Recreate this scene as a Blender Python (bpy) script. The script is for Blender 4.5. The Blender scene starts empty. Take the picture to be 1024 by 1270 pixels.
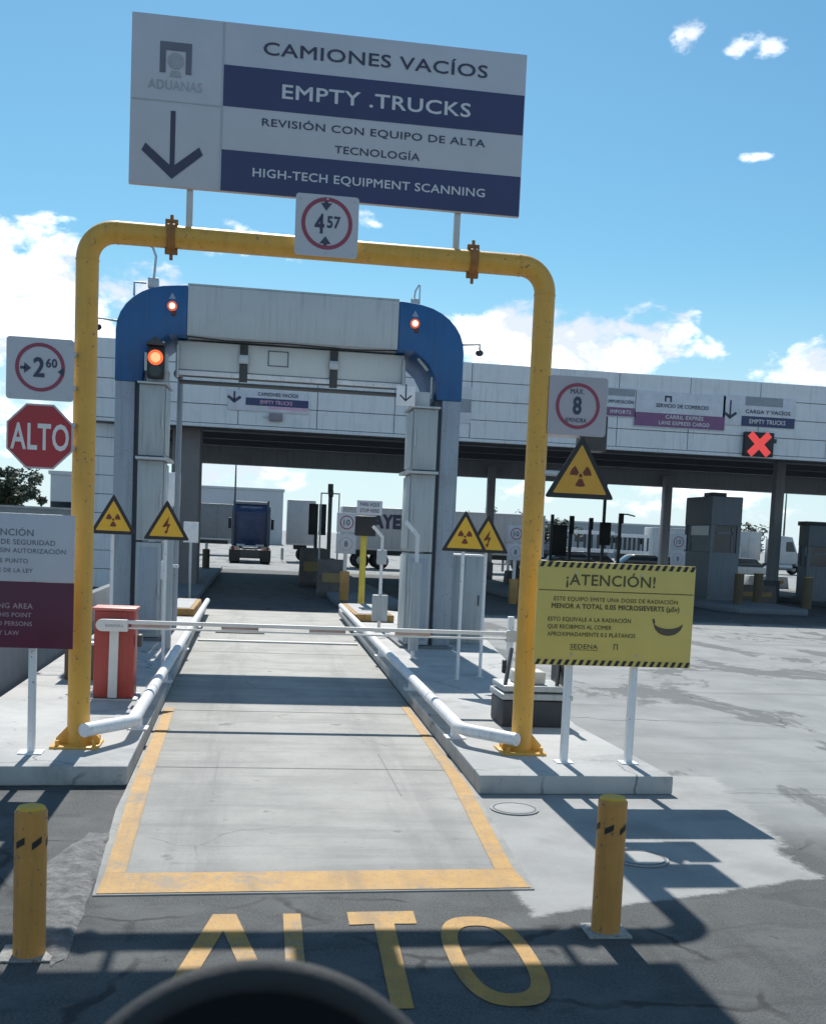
import bpy, bmesh, math, random
from mathutils import Vector, Matrix, noise
random.seed(7)
R = math.radians
S = bpy.context.scene
COL = S.collection

# ------------------------------------------------------------------ camera
F, YAW, PITCH, ROLL, SHY = 1346.76, 0.1468, -0.0795, 0.0439, 135.52
CAMZ = 2.2
fw = Vector((math.sin(YAW)*math.cos(PITCH), math.cos(YAW)*math.cos(PITCH), math.sin(PITCH)))
rt = Vector((math.cos(YAW), -math.sin(YAW), 0)); up = rt.cross(fw)
r2 = rt*math.cos(ROLL) + up*math.sin(ROLL); u2 = up*math.cos(ROLL) - rt*math.sin(ROLL)
cd = bpy.data.cameras.new("camera"); cam = bpy.data.objects.new("camera", cd); COL.objects.link(cam)
m3 = Matrix((r2, u2, -fw)).transposed()
cam.matrix_world = Matrix.Translation((0, 0, CAMZ)) @ m3.to_4x4()
cd.sensor_fit = 'VERTICAL'; cd.sensor_height = 24; cd.lens = F/1270*24; cd.shift_y = SHY/1270
cd.clip_start = 0.05; cd.clip_end = 3000
cd.dof.use_dof = True; cd.dof.focus_distance = 14; cd.dof.aperture_fstop = 4.2
S.camera = cam

def at(u, v, y):
    "world point on the plane Y=y seen at photo pixel (u,v)"
    d = fw + r2*((u-512)/F) - u2*((v-635-SHY)/F)
    return Vector((0, 0, CAMZ)) + d*(y/d.y)

# ------------------------------------------------------------------ light
ELEV = 47.5
W = bpy.data.worlds.new("World"); S.world = W; W.use_nodes = True
nt = W.node_tree; N = nt.nodes; L = nt.links; N.clear()
def nd(t, **k):
    n = N.new(t)
    for a, b in k.items(): setattr(n, a, b)
    return n
def wire(v, sock):
    if isinstance(v, (int, float)): sock.default_value = v
    else: L.new(v, sock)
def M(op, a, b=0.0, c=0.0):
    n = nd('ShaderNodeMath', operation=op)
    wire(a, n.inputs[0]); wire(b, n.inputs[1])
    if op in ('MULTIPLY_ADD',): wire(c, n.inputs[2])
    return n.outputs[0]
sky = nd('ShaderNodeTexSky', sky_type='NISHITA', sun_disc=False, sun_elevation=R(ELEV), sun_rotation=0.0,
         air_density=1.25, dust_density=0.25, ozone_density=1.6, altitude=300)
tc = nd('ShaderNodeTexCoord'); sep = nd('ShaderNodeSeparateXYZ'); L.new(tc.outputs['Generated'], sep.inputs[0])
az = M('ARCTAN2', sep.outputs[0], sep.outputs[1]); el = M('ARCSINE', sep.outputs[2])
comb = nd('ShaderNodeCombineXYZ'); wire(az, comb.inputs[0]); wire(M('MULTIPLY', el, 1.7), comb.inputs[1])
def noi(scale, det, dist=0.0, off=0.0):
    n = nd('ShaderNodeTexNoise'); n.inputs['Scale'].default_value = scale; n.inputs['Detail'].default_value = det
    n.inputs['Roughness'].default_value = 0.58; n.inputs['Distortion'].default_value = dist
    mp = nd('ShaderNodeMapping'); mp.inputs['Location'].default_value = (off, off*.7, off*.3)
    L.new(comb.outputs[0], mp.inputs[0]); L.new(mp.outputs[0], n.inputs['Vector']); return n.outputs[0]
n1 = noi(15, 8, .25); n2 = noi(9, 6, .3, 3.1); n3 = noi(42, 6, .2, 8)
# clouds of the photograph's sky: (azimuth, elevation, half-widths) in degrees, weight
def dirdeg(u, v):
    d = at(u, v, 1.0) - Vector((0, 0, CAMZ)); return math.degrees(math.atan2(d.x, d.y)), math.degrees(math.atan2(d.z, math.hypot(d.x, d.y)))
BL = [(10, 372, 5.0, 3.6, 1.15), (75, 420, 3.6, 2.2, .9), (165, 358, 3.6, 1.5, .8), (-110, 420, 5, 4, 1.0), (30, 500, 5, 3, .6), (705, 432, 7.0, 1.9, 1.15), (632, 406, 2.6, 1.9, .95), (805, 424, 2.4, 1.4, .85), (460, 280, 1.3, 1.5, .62), (850, 50, 1.5, 1.0, .55), (935, 55, 2.4, .9, .6),
      (940, 195, 1.6, .4, .42), (1015, 462, 4, 1.4, .9), (1160, 440, 6, 2.4, .9), (560, 470, 14, 1.5, .7), (300, 305, 4, 1.2, .55),
      (270, 530, 9, 4, .85), (850, 585, 14, 2.6, .66)]
cov = None
BL = [dirdeg(q[0], q[1])+q[2:] for q in BL]
# unseen clouds added beside and behind the camera to brighten shaded faces
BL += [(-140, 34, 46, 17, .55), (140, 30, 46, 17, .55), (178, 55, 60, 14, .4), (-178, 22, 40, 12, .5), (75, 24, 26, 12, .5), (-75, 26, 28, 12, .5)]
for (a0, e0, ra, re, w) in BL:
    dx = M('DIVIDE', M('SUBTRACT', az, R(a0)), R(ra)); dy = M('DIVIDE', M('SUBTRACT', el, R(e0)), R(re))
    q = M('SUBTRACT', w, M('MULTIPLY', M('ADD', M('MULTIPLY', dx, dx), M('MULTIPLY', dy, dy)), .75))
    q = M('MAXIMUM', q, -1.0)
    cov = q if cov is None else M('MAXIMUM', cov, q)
dens = M('ADD', cov, M('MULTIPLY', M('SUBTRACT', n1, .5), 3.3))
dens = M('ADD', dens, M('MULTIPLY', M('SUBTRACT', n3, .5), 1.1))
mr = nd('ShaderNodeMapRange', interpolation_type='SMOOTHSTEP'); wire(dens, mr.inputs[0])
mr.inputs[1].default_value = .28; mr.inputs[2].default_value = .85
ccol = nd('ShaderNodeValToRGB'); wire(n2, ccol.inputs[0])
ccol.color_ramp.elements[0].position = .42; ccol.color_ramp.elements[0].color = (8.6, 9.5, 11.2, 1)
ccol.color_ramp.elements[1].position = .57; ccol.color_ramp.elements[1].color = (19, 19.2, 19.6, 1)
tint = nd('ShaderNodeMix', data_type='RGBA', blend_type='MULTIPLY'); tint.inputs[0].default_value = 1
L.new(sky.outputs[0], tint.inputs[6]); tint.inputs[7].default_value = (.64, 1.04, 1.12, 1)
# pale air near the horizon
hz = nd('ShaderNodeMapRange', interpolation_type='SMOOTHSTEP'); wire(el, hz.inputs[0]); hz.inputs[1].default_value = R(15); hz.inputs[2].default_value = R(-2); hz.inputs[4].default_value = .8
hm = nd('ShaderNodeMix', data_type='RGBA'); L.new(hz.outputs[0], hm.inputs[0]); L.new(tint.outputs[2], hm.inputs[6]); hm.inputs[7].default_value = (8.4, 9.6, 11.2, 1)
mix = nd('ShaderNodeMix', data_type='RGBA'); L.new(mr.outputs[0], mix.inputs[0]); L.new(hm.outputs[2], mix.inputs[6]); L.new(ccol.outputs[0], mix.inputs[7])
bg = nd('ShaderNodeBackground'); bg.inputs[1].default_value = 0.067; L.new(mix.outputs[2], bg.inputs[0])
wo = nd('ShaderNodeOutputWorld'); L.new(bg.outputs[0], wo.inputs[0])

sd = bpy.data.lights.new("sun", 'SUN'); sd.energy = 4.3; sd.angle = R(.5); sd.color = (1, .955, .88)
sun = bpy.data.objects.new("sun", sd); COL.objects.link(sun); sun.location = (0, 40, 60)
sun.rotation_euler = Vector((0, -math.cos(R(ELEV)), -math.sin(R(ELEV)))).to_track_quat('-Z', 'Y').to_euler()
S.view_settings.view_transform = 'Standard'; S.view_settings.look = 'None'; S.view_settings.gamma = 1
S.view_settings.exposure = 0.5

# ------------------------------------------------------------------ materials
MATS = {}
def mat(name, col, rough=.6, metal=0.0, var=.12, scale=3.0, bump=0.0, bscale=40.0, emit=None, es=1.0, spec=.5, streak=0.0, chips=0.0, chipcol=(.16, .12, .09), grime=0.0):
    if name in MATS: return MATS[name]
    m = bpy.data.materials.new(name); m.use_nodes = True; t = m.node_tree; b = t.nodes['Principled BSDF']
    b.inputs['Roughness'].default_value = rough; b.inputs['Metallic'].default_value = metal
    b.inputs['Specular IOR Level'].default_value = spec
    c = t.nodes.new('ShaderNodeTexCoord')
    def ns(sc, det, vec=None):
        n = t.nodes.new('ShaderNodeTexNoise'); n.inputs['Scale'].default_value = sc; n.inputs['Detail'].default_value = det
        n.inputs['Roughness'].default_value = .62
        t.links.new(vec or c.outputs['Object'], n.inputs['Vector']); return n.outputs[0]
    a = ns(scale, 8)
    if streak:
        mp = t.nodes.new('ShaderNodeMapping'); mp.inputs['Scale'].default_value = (7, 7, .35); t.links.new(c.outputs['Object'], mp.inputs[0])
        s2 = ns(2.2, 6, mp.outputs[0]); mx0 = t.nodes.new('ShaderNodeMath'); mx0.operation = 'MULTIPLY_ADD'
        mx0.inputs[1].default_value = streak; t.links.new(s2, mx0.inputs[0])
        sc_ = t.nodes.new('ShaderNodeMath'); sc_.operation = 'MULTIPLY'; sc_.inputs[1].default_value = 1-streak
        t.links.new(a, sc_.inputs[0]); t.links.new(sc_.outputs[0], mx0.inputs[2]); a = mx0.outputs[0]
    r = t.nodes.new('ShaderNodeValToRGB'); t.links.new(a, r.inputs[0])
    r.color_ramp.elements[0].position = .32; r.color_ramp.elements[1].position = .68
    r.color_ramp.elements[0].color = (*[x*(1-var) for x in col], 1); r.color_ramp.elements[1].color = (*[min(1, x*(1+var)) for x in col], 1)
    colr = r.outputs[0]
    def mixin(col_, fac, c2):
        mx = t.nodes.new('ShaderNodeMix'); mx.data_type = 'RGBA'; t.links.new(fac, mx.inputs[0]); t.links.new(col_, mx.inputs[6]); mx.inputs[7].default_value = (*c2, 1); return mx.outputs[2]
    def thr(v, lo, hi, k):
        q = t.nodes.new('ShaderNodeMapRange'); q.interpolation_type = 'SMOOTHSTEP'; t.links.new(v, q.inputs[0]); q.inputs[1].default_value = lo; q.inputs[2].default_value = hi; q.inputs[4].default_value = k; return q.outputs[0]
    if grime:
        mp2 = t.nodes.new('ShaderNodeMapping'); mp2.inputs['Scale'].default_value = (9, 9, .5); mp2.inputs['Location'].default_value = (3, 1, 2); t.links.new(c.outputs['Object'], mp2.inputs[0])
        colr = mixin(colr, thr(ns(1.5, 9, mp2.outputs[0]), .50, .72, grime), [x*.45+.02 for x in col])
        colr = mixin(colr, thr(ns(1.1, 9), .52, .70, grime*.7), [x*.55+.03 for x in col])
    if chips:
        colr = mixin(colr, thr(ns(26, 7), .655-.03*chips, .675-.03*chips, .9), chipcol)
        mp3 = t.nodes.new('ShaderNodeMapping'); mp3.inputs['Scale'].default_value = (30, 30, 4); t.links.new(c.outputs['Object'], mp3.inputs[0])
        colr = mixin(colr, thr(ns(1.6, 5, mp3.outputs[0]), .66, .70, .6), [min(1, x*1.3+.05) for x in col])
    t.links.new(colr, b.inputs['Base Color'])
    rr = t.nodes.new('ShaderNodeMapRange'); t.links.new(a, rr.inputs[0]); rr.inputs[1].default_value = .3; rr.inputs[2].default_value = .7
    rr.inputs[3].default_value = max(.02, rough-.08); rr.inputs[4].default_value = min(1, rough+.1); t.links.new(rr.outputs[0], b.inputs['Roughness'])
    if bump:
        bp = t.nodes.new('ShaderNodeBump'); bp.inputs['Strength'].default_value = bump; bp.inputs['Distance'].default_value = .01
        t.links.new(ns(bscale, 6), bp.inputs['Height']); t.links.new(bp.outputs[0], b.inputs['Normal'])
    if emit:
        b.inputs['Emission Color'].default_value = (*emit, 1); b.inputs['Emission Strength'].default_value = es
    MATS[name] = m; return m

yellow = mat('yellow_paint', (.68, .365, .06), .45, var=.12, scale=2.5, streak=.4, bump=.08, chips=.5, grime=.25)
yellow_b = mat('bollard_paint', (.54, .26, .06), .55, var=.16, scale=5, streak=.5, bump=.15, chips=1.0, grime=.4)
blue = mat('blue_enamel', (.009, .10, .28), .35, var=.08, scale=1.5, grime=.5)
white = mat('white_paint', (.74, .75, .77), .45, var=.06, scale=4, streak=.4, grime=.35, chips=.5)
whitesign = mat('white_sheeting', (.51, .52, .57), .5, var=.05, scale=2)
navy = mat('navy_sheeting', (.035, .045, .13), .45, var=.12, scale=2)
ink = mat('dark_ink', (.045, .05, .09), .5, var=.1)
black = mat('black_plastic', (.018, .018, .02), .5, var=.2)
signred = mat('red_sheeting', (.42, .03, .04), .45, var=.08, scale=3)
ringred = mat('ring_red', (.30, .05, .09), .5, var=.1)
maroon = mat('maroon_sheeting', (.11, .018, .045), .5, var=.1)
purple = mat('purple_sheeting', (.20, .09, .20), .5, var=.1)
amber = mat('warning_yellow', (.72, .42, .03), .45, var=.06, scale=5)
brownink = mat('brown_ink', (.16, .03, .012), .5, var=.1)
boardyel = mat('board_yellow', (.64, .49, .13), .5, var=.06, scale=2)
steel = mat('painted_steel_grey', (.30, .35, .41), .42, var=.10, scale=1.6, streak=.5, grime=.5, chips=.5)
cabinet = mat('cabinet_grey', (.39, .43, .45), .45, var=.09, scale=1.5, streak=.5, grime=.5)
panelgrey = mat('panel_grey', (.48, .52, .54), .5, var=.05, scale=1, streak=.3, grime=.35)
alum = mat('aluminium_panel', (.66, .69, .73), .42, var=.07, scale=.5, streak=.35, grime=.35)
joint = mat('dark_joint', (.12, .13, .15), .8)
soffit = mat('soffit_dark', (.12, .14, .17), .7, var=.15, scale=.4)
beamgrey = mat('beam_grey', (.30, .32, .34), .7, var=.12, scale=.6, streak=.4, grime=.5)
colgrey = mat('column_grey', (.34, .35, .38), .7, var=.12, scale=.8, streak=.4, grime=.5)
galv = mat('galvanised', (.46, .48, .50), .38, metal=.5, var=.12, scale=8)
rust = mat('rusty_orange', (.30, .13, .035), .7, var=.3, scale=12)
redcab = mat('red_cabinet', (.40, .055, .04), .4, var=.10, scale=2.2, streak=.4, grime=.5, chips=.5)
darkmetal = mat('dark_metal', (.05, .055, .06), .5, var=.2)
tyre = mat('tyre_rubber', (.02, .02, .022), .85, var=.2)
glass = mat('dark_glass', (.02, .03, .04), .08, var=.1)
bluetruck = mat('blue_cab_paint', (.025, .045, .11), .3, var=.1)
wallpaint = mat('pale_wall', (.50, .52, .55), .8, var=.08, scale=.3, streak=.4)
trailerw = mat('trailer_white', (.46, .48, .50), .5, var=.08, scale=.4, streak=.4, grime=.5)
boothm = mat('booth_grey', (.17, .195, .225), .6, var=.1, scale=.8, streak=.4, grime=.5)
concrete_dark = mat('barrier_concrete', (.16, .18, .20), .85, var=.2, scale=2.5, bump=.3, streak=.4)
leaf = mat('leaf', (.060, .080, .050), .6, var=.45, scale=6)
bark = mat('bark', (.09, .065, .045), .9, var=.3, scale=6)
lampw = mat('white_lamp', (.9, .8, .7), .3, emit=(1, .66, .46), es=2.2)
lampr = mat('amber_red_lamp', (.8, .12, .03), .3, emit=(1, .10, .02), es=1.0)
lampc = mat('amber_lamp_core', (.9, .5, .3), .3, emit=(1, .27, .10), es=1.25)
lampx = mat('red_cross_lamp', (.8, .05, .04), .3, emit=(.9, .08, .08), es=.38)
halo_m = mat('red_halo_glow', (.5, .10, .05), .25, emit=(1, .2, .08), es=.25)  # glow of the bezel ring only, imitates a lamp halo

# ground materials
def ground_mat(name, build):
    m = bpy.data.materials.new(name); m.use_nodes = True; t = m.node_tree; b = t.nodes['Principled BSDF']
    c = t.nodes.new('ShaderNodeTexCoord')
    class G: pass
    g = G(); g.t = t; g.b = b; g.P = c.outputs['Object']
    def ns(sc, det=8, rough=.6, vec=None, dist=0):
        n = t.nodes.new('ShaderNodeTexNoise'); n.inputs['Scale'].default_value = sc; n.inputs['Detail'].default_value = det
        n.inputs['Roughness'].default_value = rough; n.inputs['Distortion'].default_value = dist
        t.links.new(vec or g.P, n.inputs['Vector']); return n.outputs[0]
    def m_(op, a, bb=0.0):
        n = t.nodes.new('ShaderNodeMath'); n.operation = op
        for i, v in enumerate((a, bb)):
            if isinstance(v, (int, float)): n.inputs[i].default_value = v
            else: t.links.new(v, n.inputs[i])
        return n.outputs[0]
    def ss(v, lo, hi):
        n = t.nodes.new('ShaderNodeMapRange'); n.interpolation_type = 'SMOOTHSTEP'; t.links.new(v, n.inputs[0])
        n.inputs[1].default_value = lo; n.inputs[2].default_value = hi; return n.outputs[0]
    def mixc(f, a, bb):
        n = t.nodes.new('ShaderNodeMix'); n.data_type = 'RGBA'
        for s_, v in ((0, f), (6, a), (7, bb)):
            if isinstance(v, (int, float)): n.inputs[s_].default_value = v
            elif isinstance(v, tuple): n.inputs[s_].default_value = (*v, 1)
            else: t.links.new(v, n.inputs[s_])
        return n.outputs[2]
    def bump(h, st, dist=.01):
        n = t.nodes.new('ShaderNodeBump'); n.inputs['Strength'].default_value = st; n.inputs['Distance'].default_value = dist
        t.links.new(h, n.inputs['Height']); t.links.new(n.outputs[0], b.inputs['Normal'])
    def strx(sx, sy):
        n = t.nodes.new('ShaderNodeMapping'); n.inputs['Scale'].default_value = (sx, sy, 1); t.links.new(g.P, n.inputs[0]); return n.outputs[0]
    g.ns, g.m, g.ss, g.mix, g.bump, g.strx = ns, m_, ss, mixc, bump, strx
    sp = t.nodes.new('ShaderNodeSeparateXYZ'); t.links.new(g.P, sp.inputs[0]); g.x, g.y = sp.outputs[0], sp.outputs[1]
    build(g); return m
def vor_cracks(g, scale, width, warp=.35):
    t = g.t
    w = t.nodes.new('ShaderNodeTexNoise'); w.inputs['Scale'].default_value = scale*2.2; w.inputs['Detail'].default_value = 6; t.links.new(g.P, w.inputs['Vector'])
    a = t.nodes.new('ShaderNodeVectorMath'); a.operation = 'MULTIPLY_ADD'; t.links.new(w.outputs['Color'], a.inputs[0]); a.inputs[1].default_value = (warp/scale,)*3; t.links.new(g.P, a.inputs[2])
    v = t.nodes.new('ShaderNodeTexVoronoi'); v.feature = 'DISTANCE_TO_EDGE'; v.inputs['Scale'].default_value = scale; t.links.new(a.outputs[0], v.inputs['Vector'])
    return g.m('SUBTRACT', 1.0, g.ss(v.outputs['Distance'], width*.3, width))
def b_asphalt(g):
    fine = g.ns(75, 3, .75); grit = g.ns(170, 2, .8); mid = g.ns(2.2, 8); big = g.ns(.35, 6)
    asp = g.mix(g.ss(fine, .30, .70), (.034, .039, .042), (.105, .113, .117))
    asp = g.mix(g.m('MULTIPLY', g.ss(grit, .62, .74), .75), asp, (.20, .20, .195))
    asp = g.mix(g.m('MULTIPLY', g.ss(mid, .42, .72), .7), asp, (.115, .122, .125)); asp = g.mix(g.m('MULTIPLY', g.ss(g.ns(1.3, 9, .7, g.strx(.6, 1.6), 1.2), .5, .62), .45), asp, (.030, .034, .037))
    asp = g.mix(g.m('MULTIPLY', g.m('MULTIPLY', vor_cracks(g, .75, .022), g.ss(g.ns(.8, 4), .45, .55)), .8), asp, (.014, .015, .016))
    # tyre marks along the driving direction and oil drips
    tyre_ = g.m('MULTIPLY', g.ss(g.ns(1.0, 6, .6, g.strx(2.4, .16)), .52, .66), g.ss(g.ns(.4, 4), .4, .6))
    asp = g.mix(g.m('MULTIPLY', tyre_, .5), asp, (.022, .024, .026))
    oil = g.ss(g.ns(3.4, 3, .4), .70, .745); asp = g.mix(g.m('MULTIPLY', oil, .7), asp, (.013, .013, .014))
    dust = g.ss(g.ns(5.5, 9, .75), .56, .72); asp = g.mix(g.m('MULTIPLY', dust, .45), asp, (.17, .17, .165))
    pale = g.mix(g.ss(g.ns(1.1, 8), .3, .7), (.215, .228, .232), (.29, .302, .305))
    pale = g.mix(g.m('MULTIPLY', g.ss(fine, .5, .75), .4), pale, (.11, .115, .12))
    pale = g.mix(g.m('MULTIPLY', g.ss(grit, .6, .75), .5), pale, (.33, .33, .325))
    stain = g.ss(g.ns(.55, 8, .66, g.strx(1, .55), .6), .535, .585)
    pale = g.mix(g.m('MULTIPLY', stain, .72), pale, (.075, .082, .088))
    pale = g.mix(g.m('MULTIPLY', g.ss(g.ns(.9, 7, .6, g.strx(.22, 2.0), .3), .56, .66), .35), pale, (.10, .107, .112))
    pale = g.mix(g.m('MULTIPLY', g.m('MULTIPLY', vor_cracks(g, .28, .006), g.ss(g.ns(.3, 3), .42, .52)), .7), pale, (.05, .05, .052))
    # concrete yard: worn asphalt gives way to it towards the right and the far side
    e = g.m('ADD', g.m('ADD', g.m('MULTIPLY', g.m('SUBTRACT', g.x, 3.9), .9), g.m('MULTIPLY', g.m('SUBTRACT', g.y, 7.6), .75)), g.m('MULTIPLY', g.m('SUBTRACT', big, .5), 2.2))
    f = g.ss(e, -.3, 1.3)
    f = g.m('MULTIPLY', f, g.ss(g.m('ADD', g.x, g.m('MULTIPLY', g.y, .02)), 2.2, 3.6))
    far = g.ss(g.y, 56.0, 59.0)
    f = g.m('MAXIMUM', f, far)
    # under the roof the lanes are asphalt again
    und = g.m('MULTIPLY', g.ss(g.y, 29.5, 31.0), g.m('SUBTRACT', 1.0, far))
    f = g.m('MULTIPLY', f, g.m('SUBTRACT', 1.0, und))
    c = g.mix(f, asp, pale)
    # cast concrete apron beside the lane slab, crumbling at its edge
    d1 = g.m('SUBTRACT', g.m('SUBTRACT', g.y, 6.02), g.m('MULTIPLY', g.m('SUBTRACT', g.x, 1.7), .325))
    d2 = g.m('SUBTRACT', g.m('ADD', 3.84, g.m('MULTIPLY', g.m('SUBTRACT', g.y, 6.72), .21)), g.x)
    d3 = g.m('SUBTRACT', g.x, 1.66); d4 = g.m('SUBTRACT', 9.8, g.y)
    d = g.m('MINIMUM', g.m('MINIMUM', d1, g.m('MULTIPLY', d2, .45)), g.m('MINIMUM', d3, d4))
    d = g.m('ADD', d, g.m('ADD', g.m('MULTIPLY', g.m('SUBTRACT', g.ns(3.2, 8, .65), .5), .26), g.m('MULTIPLY', g.m('SUBTRACT', g.ns(28, 4, .7), .5), .09)))
    ap = g.ss(d, -.02, .045)
    cc = g.mix(g.ss(g.ns(1.7, 9), .3, .7), (.28, .287, .287), (.355, .36, .357))
    cc = g.mix(g.m('MULTIPLY', g.ss(fine, .5, .75), .4), cc, (.19, .19, .19)); cc = g.mix(g.m('MULTIPLY', g.ss(g.ns(.9, 8), .50, .66), .4), cc, (.17, .175, .18))
    cc = g.mix(g.m('MULTIPLY', g.ss(grit, .6, .75), .4), cc, (.42, .42, .41))
    c = g.mix(ap, c, cc)
    g.t.links.new(c, g.b.inputs['Base Color']); g.b.inputs['Roughness'].default_value = .9
    g.bump(g.m('ADD', g.m('ADD', g.ns(120, 5, .7), g.m('MULTIPLY', ap, .6)), g.m('MULTIPLY', fine, .5)), .55, .010)
def b_slab(g):
    a = g.ns(1.3, 9); fine = g.ns(70, 4, .7); grit = g.ns(150, 2, .8); st = g.ns(1.2, 8, .65, g.strx(.35, 2.6))
    c = g.mix(g.ss(a, .3, .7), (.275, .277, .265), (.365, .366, .348))
    c = g.mix(g.m('MULTIPLY', g.ss(st, .48, .64), .32), c, (.165, .172, .178))
    c = g.mix(g.m('MULTIPLY', g.ss(fine, .52, .75), .45), c, (.16, .16, .16)); c = g.mix(g.m('MULTIPLY', g.ss(grit, .62, .75), .4), c, (.42, .42, .41))
    tr = g.m('SUBTRACT', 1.0, g.ss(g.m('ABSOLUTE', g.m('SUBTRACT', g.m('ABSOLUTE', g.m('SUBTRACT', g.x, .5)), .85)), .08, .36))
    c = g.mix(g.m('MULTIPLY', g.m('MULTIPLY', tr, g.ss(g.ns(1.6, 7, .65, g.strx(3.5, .25)), .36, .62)), .26), c, (.13, .133, .138))
    c = g.mix(g.m('MULTIPLY', g.ss(g.ns(2.6, 4, .5), .66, .72), .55), c, (.10, .10, .10))
    c = g.mix(g.m('MULTIPLY', g.ss(g.ns(7, 9, .75), .58, .68), .3), c, (.12, .125, .13))
    c = g.mix(g.m('MULTIPLY', g.m('MULTIPLY', vor_cracks(g, .38, .004), g.ss(g.ns(.5, 3), .50, .60)), .45), c, (.10, .10, .10))
    g.t.links.new(c, g.b.inputs['Base Color']); g.b.inputs['Roughness'].default_value = .85; g.bump(g.ns(60, 6), .35, .008)
def b_kerb(g):
    a = g.ns(1.7, 9); fine = g.ns(80, 4)
    c = g.mix(g.ss(a, .3, .7), (.37, .38, .38), (.46, .465, .46))
    c = g.mix(g.m('MULTIPLY', g.ss(fine, .55, .75), .4), c, (.24, .24, .24))
    c = g.mix(g.m('MULTIPLY', g.ss(g.ns(1.1, 9, .7), .52, .66), .45), c, (.20, .205, .21)); c = g.mix(g.m('MULTIPLY', g.ss(g.ns(5, 8, .75), .60, .68), .5), c, (.14, .14, .14))
    c = g.mix(g.m('MULTIPLY', g.m('MULTIPLY', vor_cracks(g, .5, .008), g.ss(g.ns(.6, 3), .48, .56)), .7), c, (.08, .08, .08))
    g.t.links.new(c, g.b.inputs['Base Color']); g.b.inputs['Roughness'].default_value = .85; g.bump(g.ns(60, 6), .25, .006)
def b_apron(g):
    a = g.ns(1.7, 9); fine = g.ns(80, 4)
    c = g.mix(g.ss(a, .3, .7), (.28, .287, .287), (.355, .36, .357))
    c = g.mix(g.m('MULTIPLY', g.ss(fine, .5, .75), .35), c, (.30, .30, .30)); c = g.mix(g.m('MULTIPLY', g.ss(g.ns(.9, 8), .52, .66), .3), c, (.28, .285, .29))
    g.t.links.new(c, g.b.inputs['Base Color']); g.b.inputs['Roughness'].default_value = .85; g.bump(g.ns(60, 6), .3, .006)
def b_rubble(g):
    a = g.ns(9, 9, .7); c = g.mix(g.ss(a, .3, .7), (.11, .115, .12), (.27, .27, .265))
    g.t.links.new(c, g.b.inputs['Base Color']); g.b.inputs['Roughness'].default_value = .95; g.bump(g.ns(14, 9, .7), 1, .04)
def b_paint(g):
    a = g.ns(5, 9, .7); fine = g.ns(55, 5)
    c = g.mix(g.ss(a, .3, .7), (.34, .18, .03), (.44, .245, .045))
    c = g.mix(g.m('MULTIPLY', g.ss(fine, .54, .66), .85), c, (.16, .15, .13)); wear = g.m('ADD', g.m('MULTIPLY', g.ns(1.4, 5, .6), .55), g.m('MULTIPLY', g.ns(16, 8, .8), .45))
    c = g.mix(g.m('MULTIPLY', g.ss(wear, .53, .60), .65), c, (.15, .15, .14)); c = g.mix(g.m('MULTIPLY', g.ss(g.ns(1.1, 6, .6, g.strx(3, .2)), .5, .66), .4), c, (.09, .08, .06))
    g.t.links.new(c, g.b.inputs['Base Color']); g.b.inputs['Roughness'].default_value = .7; g.bump(fine, .3, .004)
asphalt_m = ground_mat('asphalt_yard', b_asphalt); slab_m = ground_mat('lane_concrete', b_slab)
kerb_m = ground_mat('kerb_concrete', b_kerb); slab_light_m = ground_mat('apron_concrete', b_apron); rubble_m = ground_mat('rough_mortar', b_rubble); paint_m = ground_mat('road_paint', b_paint)

# ------------------------------------------------------------------ mesh helpers
def wl(o):
    v = Vector((0, 0, 0))
    while o is not None: v += o.location; o = o.parent
    return v
def tag(o, label=None, cat=None, group=None, kind=None):
    if label: o['label'] = label
    if cat: o['category'] = cat
    if group: o['group'] = group
    if kind: o['kind'] = kind
    return o
def thing(name, label, cat, loc, group=None):
    o = bpy.data.objects.new(name, None); COL.objects.link(o); o.location = loc; o.empty_display_size = .2
    return tag(o, label, cat, group)
_tc = {}
def glyphs(s, bold):
    k = (s, bold)
    if k not in _tc:
        cu = bpy.data.curves.new('t', 'FONT'); cu.body = s; cu.size = 1; cu.space_character = 1.06; cu.resolution_u = 3
        o = bpy.data.objects.new('t', cu); COL.objects.link(o)
        dg = bpy.context.evaluated_depsgraph_get(); me = o.evaluated_get(dg).to_mesh()
        vs = [(v.co.x, v.co.y) for v in me.vertices]; fs = [list(p.vertices) for p in me.polygons]
        o.evaluated_get(dg).to_mesh_clear(); bpy.data.objects.remove(o); bpy.data.curves.remove(cu); 
        if bold:
            # thicken the strokes: move every outline vertex outwards
            cnt = {}
            for f in fs:
                for a, b in zip(f, f[1:]+f[:1]): cnt[(min(a, b), max(a, b))] = cnt.get((min(a, b), max(a, b)), 0)+1
            nn = {}
            for f in fs:
                for a, b in zip(f, f[1:]+f[:1]):
                    if cnt[(min(a, b), max(a, b))] == 1:
                        dx, dy = vs[b][0]-vs[a][0], vs[b][1]-vs[a][1]; l_ = math.hypot(dx, dy) or 1
                        for q in (a, b): nn.setdefault(q, []).append((dy/l_, -dx/l_))
            out = list(vs)
            for q, ns_ in nn.items():
                x = sum(n_[0] for n_ in ns_); y = sum(n_[1] for n_ in ns_); l_ = math.hypot(x, y)
                if l_ > .2:
                    k_ = min(1.5, 2/l_); out[q] = (vs[q][0]+x/l_*bold*k_, vs[q][1]+y/l_*bold*k_)
            vs = out
        _tc[k] = (vs, fs)
    return _tc[k]
CAP = None
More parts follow.
